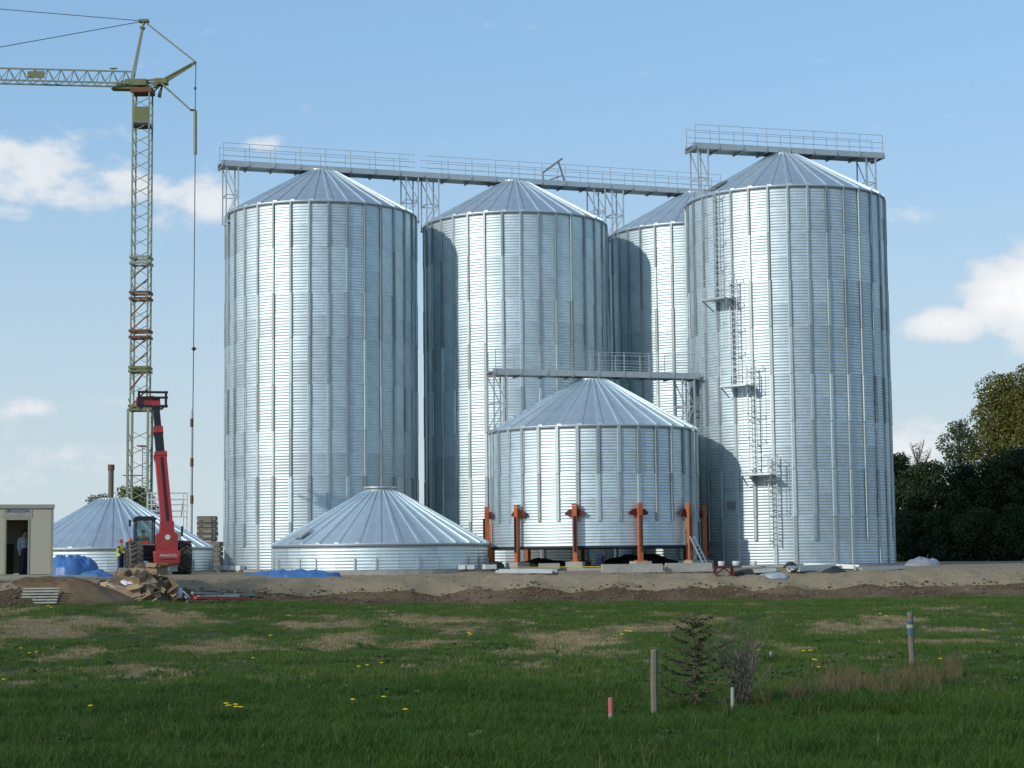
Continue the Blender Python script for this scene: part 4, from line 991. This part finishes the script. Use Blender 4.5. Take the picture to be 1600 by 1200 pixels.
for i, (px, py, k, rot) in enumerate(spots):
    r = ray(px, py + 5).normalized(); h_, nrm, _, _ = hb.ray_cast(Vector((0, 0, EYE)), r)
    if h_ is None:
        if i > 2: continue
        h_ = hit(px, py)
    sc_ = (.66, 1.0, 1.0)[i] if i < 3 else random.uniform(.75, 1.1)
    o = link('cardboard_box', bms[k], None, (h_.x, h_.y + .12, h_.z - .10), rot); o.scale = [sc_] * 3
    tag(o, lab.get(i, 'crumpled brown cardboard box among others on the rubbish heap'), 'box', 'cardboard boxes on the rubbish heap')
def bag(px, py, Y, r, label, m=plasticg, h=.6):
    rd = ray(px, py + 3).normalized(); h_ = hb.ray_cast(Vector((0, 0, EYE)), rd)[0]; p = h_ if h_ is not None else hit(px, py)
    heap('plastic_bag', label, 'bag', (p.x, p.y + .05, p.z - .04), r, r * .7, r * h, m, int(px), nu=20, nv=7, rough=.5, fold=.06, freq=3)
bag(178, 943, 73.0, .44, 'grey plastic bag at the foot of the rubbish heap by the grass'); bag(140, 925, 74.3, .5, 'pale plastic bag at the left end of the rubbish heap', plastic)
bag(275, 925, 76.5, .36, 'white plastic bag right of the rubbish heap', plastic, 1.0); bag(285, 930, 77, .28, 'small white plastic bag beyond the larger white bag', plastic, .7)
bag(196, 907, 75.3, .3, 'crumpled white sheet stuck in the rubbish heap', plastic); bag(206, 880 + 24, 75.6, .25, 'small grey bag in the middle of the rubbish heap')
bag(248, 940, 74.2, .3, 'dark blue bag at the foot of the rubbish heap', navy); bag(282, 936, 76.0, .3, 'white plastic scrap beside the red pipe', plastic, .4)
for i, (a_, b_) in enumerate((((190, 937), (225, 929)), ((192, 943), (222, 941)), ((140, 936), (170, 922)))):
    v0, v1 = at(*a_, pp.y - .25), at(*b_, pp.y - .1); v0.z = max(v0.z, gz(v0.x, v0.y) + .05); v1.z = max(v1.z, gz(v1.x, v1.y) + .05)
    q = MB(); q.bar(-(v1 - v0) / 2, (v1 - v0) / 2, .14, .035); o = q.build('plank', cardl if i < 2 else wood, None, (v0 + v1) / 2); tag(o, ['pale lath slanting out of the rubbish heap', 'pale lath lying flat at the foot of the rubbish heap', 'grey board at the left end of the rubbish heap'][i], 'plank')

# ------------------------------------------------------------------ trees
def leaf_cloud(lobes, n, size, seed, elong=1.0, droop=0):
    g = np.random.default_rng(seed); vs = []; fs = []
    wts = np.array([l[3] * l[4] * l[5] for l in lobes]) ** .67; wts /= wts.sum()
    ids = g.choice(len(lobes), n, p=wts)
    for i in ids:
        cx, cy, cz_, rx, ry, rz = lobes[i]; d = g.normal(size=3); d /= np.linalg.norm(d); r = g.uniform(.15, 1) ** .45
        r *= 1 + .22 * noise.noise(Vector(d * 2.3 + i))
        c = np.array([cx + d[0] * rx * r, cy + d[1] * ry * r, cz_ + d[2] * rz * r])
        a = g.normal(size=3); a /= np.linalg.norm(a); b = np.cross(a, g.normal(size=3)); b /= np.linalg.norm(b); s = size * g.uniform(.55, 1.25)
        a = a * s * elong; b = b * s * .6; o = len(vs)
        vs += [tuple(c - a * .5 - b * .15), tuple(c - b * .5 + a * .05), tuple(c + a * .55), tuple(c + b * .5)]; fs.append((o, o + 1, o + 2, o + 3))
    b = MB(); b.v = vs; b.f = fs; b.sm = [False] * len(fs); return b
def tree(name, label, x, y, h, cw, m, seed, n=6000, size=.34, z0=None, lo=.12, trunk_r=None, nl=14, cat='tree', group=None, top=1.0, bare=False):
    g = random.Random(seed); z = PAD - .1 if z0 is None else z0
    root = thing(name, label, cat, (x, y, z), 0, group); tr = trunk_r or h * .018
    q = MB(); q.tube([(0, 0, -.3), (g.uniform(-.1, .1), 0, h * .3), (g.uniform(-.3, .3), 0, h * .65), (0, 0, h * .93)], [tr * 1.3, tr, tr * .6, tr * .15], 8)
    lobes = []; limbs = MB()
    for i in range(nl):
        t = (i + .5) / nl; zz = h * (lo + (1 - lo) * (t ** .8)); prof = (sin(pi * min(1, (t * .86 + .14))) ** .6) if top == 1.0 else (1 - t) ** .8 + .1
        a = i * 2.4 + g.uniform(-.4, .4); rr = cw * prof * g.uniform(.35, .7); lx, ly = rr * cos(a), rr * sin(a)
        s = cw * (.34 + .24 * prof) * g.uniform(.75, 1.15); lobes.append((lx, ly, min(zz, h - s * .4), s, s, s * g.uniform(.6, .85)))
        limbs.tube([(0, 0, zz * .62), (lx * .5, ly * .5, zz * .82), (lx, ly, zz)], [tr * .4, tr * .25, tr * .1], 5)
        if bare:
            for k in range(7): 
                b2 = a + g.uniform(-1, 1); limbs.tube([(lx * .6, ly * .6, zz * .86), (lx + s * cos(b2), ly + s * sin(b2), zz + s * g.uniform(.2, 1.2))], [tr * .16, tr * .05], 4)
    q.build('trunk', bark, root); limbs.build('limb', bark if not bare else twig, root)
    leaf_cloud(lobes, n, size, seed).build('crown', m, root)
    return root
TG = 'trees behind the right silo'
def tp(px, Y): return at(px, 800, Y).x
def th_(px, py, Y): return at(px, py, Y).z - PAD
for i, (px, py, Y, cw, l) in enumerate([(1400, 712, 142, 2.3, 'dark dense tree directly beside the right edge of the right silo'), (1452, 722, 139, 2.3, 'dark dense tree second from the right silo'),
        (1505, 728, 136, 2.5, 'dark dense tree below the green shrubby crown'), (1556, 718, 134, 2.5, 'dark dense tree below the tall olive tree'), (1606, 700, 132, 2.8, 'dark dense tree at the right edge of the view'),
        (1350, 730, 145, 2.6, 'dark dense tree hidden behind the right silo'), (1665, 690, 132, 3.0, 'dark dense tree just past the right edge')]):
    tree('dense_tree', l, tp(px, Y), Y, th_(px, py, Y), cw, dark_leaf, 40 + i, n=16000, size=.23, lo=.02, group=TG)
for i, (px, py, Y, cw) in enumerate([(1425, 800, 137, 2.2), (1480, 800, 134, 2.2), (1532, 795, 131, 2.2), (1585, 790, 129, 2.3)]):
    tree('bush', ['dark bush nearest the right silo at the foot of the trees', 'dark bush between the first two dark trees', 'dark bush below the tall olive tree', 'dark bush at the right edge of the view'][i], tp(px, Y), Y, th_(px, py, Y), cw, dark_leaf, 70 + i, n=9000, size=.21, lo=.0, cat='bush', group='bushes along the foot of the trees')
tree('tall_tree', 'tall olive green tree rising behind the dark trees at the right', tp(1580, 158), 158, th_(1580, 592, 158), 4.2, olive_leaf, 91, n=24000, size=.26, lo=.25)
tree('tall_tree', 'taller brownish olive tree cut by the right edge of the view', tp(1640, 154), 154, th_(1640, 560, 154), 4.0, olive_leaf, 92, n=22000, size=.26, lo=.25)
tree('young_tree', 'loose light green tree left of the tall olive tree', tp(1503, 152), 152, th_(1503, 655, 152), 1.8, green_leaf, 93, n=5000, size=.2, lo=.4)
tree('bare_tree', 'thin reddish bare tree poking above the dark trees', tp(1437, 150), 150, th_(1437, 690, 150), 1.2, red_leaf, 94, n=500, size=.16, lo=.5, bare=True)
tree('far_tree', 'olive tree behind the left cone roof and the crane mast', tp(212, 190), 190, at(212, 763, 190).z - 1, 3.0, olive_leaf, 95, n=9000, size=.28, lo=.2, z0=1)
tree('far_tree', 'smaller olive tree left of the brown standpipe behind the cone', tp(155, 196), 196, at(155, 774, 196).z - 1, 2.4, olive_leaf, 96, n=6000, size=.28, lo=.2, z0=1)

# ------------------------------------------------------------------ meadow: stakes, spruce, shrub, flowers
def stake(name, label, px, pyb, pyt, w, m, lean=0, band=None, cat='stake', topm=None, frac=.5):
    p = ground(px, pyb); h = (pyb - pyt) * p.y / F; o = thing(name, label, cat, (p.x, p.y, p.z), .3); o.rotation_euler = (0, lean, .4)
    n = 8; b = MB(); hh = h * (1 - frac) if topm else h
    b.tube([(0, 0, -.2), (0, 0, h * .5 if not topm else hh * .5), (w * .1, 0, hh - .01), (w * .1, 0, hh)], [w / 2, w / 2 * 1.02, w / 2 * .97, w / 2 * .8], n, smooth=False); b.build('shaft', m, o)
    if topm: b = MB(); b.tube([(w * .1, 0, hh + .001), (w * .1, 0, h - .008), (w * .1, 0, h)], [w / 2 * 1.0, w / 2, w / 2 * .85], n, smooth=False); b.build('painted_top', topm, o)
    if band:
        for z0, z1, bmm in band: b = MB(); b.tube([(0, 0, h * z0), (0, 0, h * z1)], w / 2 * 1.22, n, smooth=False); b.build('band', bmm, o)
    return o
stake('wooden_post', 'round weathered wooden post left of the young spruce', 1023, 1122, 1017, .115, wood, .0)
stake('wooden_post', 'weathered wooden post with blue bands alone in the right meadow', 1426, 1047, 957, .12, wood, -.03, band=[(.60, .70, bluep), (.72, .78, whitew), (.79, .84, bluep)])
stake('marker_stake', 'short stake with pink top left of the wooden post', 954, 1130, 1091, .075, whitew, 0, topm=pinkp, frac=.62)
stake('marker_stake', 'thin pale stake between the spruce and the bare shrub', 1145, 1120, 1075, .055, whitew)
stake('marker_stake', 'tiny grey marker post in the grass right of the bare shrub', 1205, 1032, 1018, .09, galvd)
# young spruce
p = ground(1086, 1115); hS = 150 * p.y / F
sp_ = thing('young_spruce', 'sparse young spruce with drooping branches right of the wooden post', 'spruce', (p.x, p.y, p.z))
q = MB(); q.tube([(0, 0, -.1), (.01, 0, hS * .5), (0, .01, hS)], [.026, .016, .004], 7); q.build('trunk', bark, sp_)
g = random.Random(5); nd = MB(); brn = MB()
for i in range(36):
    t = .10 + .88 * i / 36; a = i * 2.399 + g.uniform(-.3, .3); L = (.74 - .46 * t) * g.uniform(.7, 1.1)
    z0 = hS * t; pts = [Vector((0, 0, z0))]; 
    for k in range(1, 6): u = k / 5; pts.append(Vector((L * u * cos(a), L * u * sin(a), z0 + L * (-.10 * u + .38 * u * u + .10 * (t > .7)))))
    brn.tube(pts, [.011, .009, .007, .005, .004, .002], 4)
    for k in range(5):
        for j in range(int(5 + 4 * g.random())):
            c = pts[k].lerp(pts[k + 1], g.random()); 
            if k == 0 and g.random() < .8: continue
            side = Vector((-sin(a), cos(a), 0)) * g.choice((-1, 1)); fw = Vector((cos(a), sin(a), 0))
            tl = .14 * (1 - .5 * k / 5) * g.uniform(.6, 1.2); e = c + side * tl * .8 + fw * tl * .6 + Vector((0, 0, g.uniform(-.05, .03)))
            d_ = (e - c); nrm = d_.cross(Vector((g.uniform(-.5, .5), g.uniform(-.5, .5), 1))).normalized() * .014
            nd.add([c - nrm, e, c + nrm, c.lerp(e, .5) + Vector((0, 0, .018))], [(0, 1, 3), (3, 1, 2), (0, 3, 2)])
brn.build('branch', bark, sp_); nd.build('needles', needle, sp_)
p = ground(1160, 1108); hB = 122 * p.y / F
bs_ = thing('bare_shrub', 'leafless grey twiggy shrub right of the young spruce', 'shrub', (p.x, p.y, p.z)); q = MB(); q2 = MB()
for i in range(64):
    a = g.uniform(0, 2 * pi); sp2 = g.uniform(.08, .62); h_ = hB * g.uniform(.55, 1.15); pts = [Vector((g.uniform(-.1, .1), g.uniform(-.1, .1), 0))]
    for k in range(1, 6): u = k / 5; pts.append(pts[0] + Vector((sp2 * cos(a) * u ** 1.3 + g.uniform(-.03, .03), sp2 * sin(a) * u ** 1.3 + g.uniform(-.03, .03), h_ * (u if i % 5 else u * (1.3 - .55 * u * u)))))
    q.tube(pts, [.008, .007, .006, .005, .0035, .002], 4)
    for k in range(9):
        c = pts[g.randint(2, 4)].lerp(pts[5], g.random()); e = c + Vector((g.uniform(-.16, .16), g.uniform(-.16, .16), g.uniform(.0, .14))); q2.tube([c, e], [.0035, .0015], 3)
q.build('stem', twig, bs_); q2.build('twigs', twig, bs_)
# dandelions
def dandelion_mesh(kind):
    b = MB()
    if kind: b.tube([(0, 0, 0), (.01, 0, .12), (.0, .01, .2)], [.005, .004, .004], 5)
    else:
        b.lathe([(0, -.012), (.03, .0), (.042, .012), (.03, .022), (0, .026)], 9, (0, .01, .21), False)
        for i in range(14): t = 2 * pi * i / 14; b.box((.036 * cos(t), .01 + .036 * sin(t), .218), (.03, .012, .004), (0, -.25, t))
    return b.mesh('flower_head' if not kind else 'stem', petal if not kind else stemg)
fm, sm_ = dandelion_mesh(0), dandelion_mesh(1)
dpx = [(347, 1116), (352, 1120), (366, 1118), (372, 1121), (378, 1122), (359, 1119), (142, 1120), (628, 1126), (596, 1105), (595, 1046), (575, 1050), (560, 1052), (32, 1022), (58, 1028), (44, 1030), (8, 1074), (738, 1003), (735, 1000), (425, 1004), (393, 1038), (75, 955), (80, 957), (452, 970),
       (1258, 1027), (1265, 1026), (1268, 1041), (1275, 1042), (1283, 1055), (1190, 1025), (1186, 1026), (1468, 1040), (1536, 996), (980, 997), (985, 998), (1385, 972), (970, 1003), (1376, 968), (548, 1108)]
for i, (px, py) in enumerate(dpx):
    p = ground(px, py + 4); s = .9 if p.y < 45 else 1.2
    o = thing('dandelion', 'yellow dandelion flowering in the green meadow', 'flower', (p.x + random.uniform(-.05, .05), p.y + random.uniform(-.1, .1), p.z), random.uniform(0, 6), 'dandelions in the meadow'); o.scale = (s, s, s)
    link('flower_head', fm, o); link('stem', sm_, o)

# ------------------------------------------------------------------ grass (nobody could count it): instanced clumps
SRC = bpy.data.collections.new('clump_sources')
def clump(m, nbl, r, h0, h1, w, seed, flop=.5):
    g = random.Random(seed); b = MB()
    for i in range(nbl):
        a, rr = g.uniform(0, 6.28), r * math.sqrt(g.random()); x, y = rr * cos(a), rr * sin(a); h = g.uniform(h0, h1); t = g.uniform(0, 6.28); fl = g.uniform(.1, flop) * h
        dx, dy = fl * cos(t), fl * sin(t); t2 = g.uniform(0, 6.28); wx, wy = w / 2 * cos(t2), w / 2 * sin(t2)
        b.add([(x - wx, y - wy, 0), (x + wx, y + wy, 0), (x + dx * .35 + wx * .8, y + dy * .35 + wy * .8, h * .6), (x + dx * .35 - wx * .8, y + dy * .35 - wy * .8, h * .6), (x + dx, y + dy, h)], [(0, 1, 2, 3), (3, 2, 4)])
    me_ = b.mesh('clump', m); o = bpy.data.objects.new('clump', me_); return o
def scatter(name, pts, rots, scs, sources, kind='stuff', m=None):
    col = bpy.data.collections.new(name + '_sources')
    for o in sources: col.objects.link(o)
    me_ = bpy.data.meshes.new(name); me_.from_pydata(pts, [], [])
    for nm, ty, vals in (('rz', 'FLOAT', rots), ('sc', 'FLOAT', scs)):
        a = me_.attributes.new(nm, ty, 'POINT'); a.data.foreach_set('value', vals)
    o = link(name, me_); o['kind'] = kind
    ng = bpy.data.node_groups.new(name + '_scatter', 'GeometryNodeTree'); ng.interface.new_socket('Geometry', in_out='INPUT', socket_type='NodeSocketGeometry'); ng.interface.new_socket('Geometry', in_out='OUTPUT', socket_type='NodeSocketGeometry')
    L = ng.links; gi = ng.nodes.new('NodeGroupInput'); go = ng.nodes.new('NodeGroupOutput'); iop = ng.nodes.new('GeometryNodeInstanceOnPoints'); ci = ng.nodes.new('GeometryNodeCollectionInfo')
    ci.inputs['Collection'].default_value = col; ci.inputs['Separate Children'].default_value = True; ci.inputs['Reset Children'].default_value = True
    def na(n):
        x = ng.nodes.new('GeometryNodeInputNamedAttribute'); x.data_type = 'FLOAT'; x.inputs['Name'].default_value = n; return x.outputs[0]
    cx = ng.nodes.new('ShaderNodeCombineXYZ'); L.new(na('rz'), cx.inputs[2])
    L.new(gi.outputs[0], iop.inputs['Points']); L.new(ci.outputs[0], iop.inputs['Instance']); iop.inputs['Pick Instance'].default_value = True
    L.new(cx.outputs[0], iop.inputs['Rotation']); L.new(na('sc'), iop.inputs['Scale']); L.new(iop.outputs[0], go.inputs[0])
    md = o.modifiers.new('scatter', 'NODES'); md.node_group = ng; return o
G, D, Dkg = [], [], []
def band(y0, y1, dens):
    global G, D, Dkg
    w = .33 * y1 + 9; n = int(dens * (y1 - y0) * 2 * w)
    X = rng.uniform(-w, w, n); Y = rng.uniform(y0, y1, n)
    for x, y in zip(X, Y):
        if abs(x) > .33 * y + 9 or y > toe(x) - .1 + .5 * fbm(x, y, .6, 3, 6): continue
        d = dry(x, y); r = random.random(); z = meadow_z(x, y)
        nearness = 1 - sst(27, 38, y + 5 * fbm(x, y, .12, 3, 8))
        d = max(d, .07 * (1 - nearness) * (1 + 1.5 * fbm(x, y, .8, 2, 5)))
        if r < d * .92: 
            if random.random() < .75: D.append((x, y, z))
        elif random.random() < nearness: Dkg.append((x, y, z))
        else: G.append((x, y, z))
band(13, 30, 26); band(30, 50, 15); band(50, 93, 9)
def rs(n, a, b): return list(rng.uniform(a, b, n))
scatter('grass', G, rs(len(G), 0, 6.28), [random.uniform(.7, 1.2) * (.75 + .6 * max(-.4, fbm(x, y, .35, 3, 1))) for x, y, z in G], [clump(grassm, 60, .26, .05, .15, .010, i) for i in range(6)])
scatter('dry_grass', D, rs(len(D), 0, 6.28), rs(len(D), .6, 1.1), [clump(drym, 34, .26, .03, .10, .012, 40 + i, 1.6) for i in range(5)])
def weed(m, seed):
    g = random.Random(seed); b = MB()
    for i in range(9):
        a = i * .7 + g.uniform(-.2, .2); L = g.uniform(.08, .17); w_ = g.uniform(.016, .03); z1 = g.uniform(.03, .11); c, s_ = cos(a), sin(a)
        b.add([(0, 0, .01), (c * L * .55 - s_ * w_, s_ * L * .55 + c * w_, z1), (c * L, s_ * L, z1 * .8), (c * L * .55 + s_ * w_, s_ * L * .55 - c * w_, z1)], [(0, 1, 2, 3)])
    return bpy.data.objects.new('weed', b.mesh('weed', m))
weedm = leafmat('broad_weed_leaf', (.085, .150, .035), (.055, .105, .030), .8, .5, .25)
WD = [(x, y, z) for x, y, z in G + Dkg if y < 48 and random.random() < .10 * (1 + 2.2 * max(-.4, fbm(x, y, .5, 2, 31)))]
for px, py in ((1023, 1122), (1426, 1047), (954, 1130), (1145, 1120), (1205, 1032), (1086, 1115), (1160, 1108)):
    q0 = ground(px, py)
    for _ in range(12): Dkg.append((q0.x + random.gauss(0, .13), q0.y + random.gauss(0, .12), q0.z - .01))
scatter('weeds', WD, rs(len(WD), 0, 6.28), rs(len(WD), .6, 1.3), [weed(weedm, i) for i in range(4)])
scatter('dark_grass', Dkg, rs(len(Dkg), 0, 6.28), [random.uniform(.75, 1.3) * (.9 + .6 * max(-.4, fbm(x, y, .4, 3, 1))) for x, y, z in Dkg], [clump(darkgrassm, 90, .22, .07, .20, .0075, 20 + i, 1.0) for i in range(6)])
SH = [(x, y, z) for x, y, z in G + Dkg if random.random() < .035 * (1 + 2.5 * max(-.4, fbm(x, y, .3, 2, 51)))]
seedm = leafmat('seed_stem', (.22, .20, .09), (.13, .14, .06), .8, .7, .2)
scatter('seed_stems', SH, rs(len(SH), 0, 6.28), rs(len(SH), .6, 1.2), [clump(seedm, 7, .14, .12, .30, .006, 80 + i, .5) for i in range(3)])
T = []
for px, py, w, h, n in ((1320, 1078, 60, 12, 60), (1440, 1072, 60, 10, 75), (1400, 1084, 100, 10, 40), (1175, 1112, 40, 8, 18), (1250, 1098, 50, 8, 22), (1495, 1050, 18, 10, 14)):
    for _ in range(n):
        q_ = ground(px + random.gauss(0, w * .5), py + random.gauss(0, h * .8)); T.append(tuple(q_))
tuft_m = leafmat('straw_tuft', (.22, .175, .09), (.12, .10, .045), .5, .7, .2)
scatter('straw_tufts', T, rs(len(T), 0, 6.28), rs(len(T), .5, 1.15), [clump(tuft_m, 30, .10, .14, .46, .007, 60 + i, .7) for i in range(4)])
# stones on the gravel and clods on the soil
def rockmesh(m, seed):
    bm = bmesh.new(); bmesh.ops.create_icosphere(bm, subdivisions=1, radius=1)
    for v in bm.verts: v.co *= 1 + .35 * noise.noise(v.co * 1.3 + Vector((seed, 0, 0))); v.co.z *= .65
    me_ = bpy.data.meshes.new('stone'); bm.to_mesh(me_); bm.free(); me_.materials.append(m); return bpy.data.objects.new('stone', me_)
ST, CL = [], []
for _ in range(9000):
    x = random.uniform(-27, 30); d = random.uniform(1.8, 9); ST.append((x, toe(x) + d, bank_z(x, d)))
for _ in range(5000):
    x = random.uniform(-27, 30); d = random.uniform(-.2, 3.0); CL.append((x, toe(x) + d, bank_z(x, max(d, 0))))
scatter('stones', ST, rs(len(ST), 0, 6.28), [.012 + .05 * random.random() ** 4 for _ in ST], [rockmesh(stonem, i) for i in range(4)])
scatter('soil_clods', CL, rs(len(CL), 0, 6.28), [.02 + .09 * random.random() ** 3 for _ in CL], [rockmesh(clodm, 10 + i) for i in range(4)])
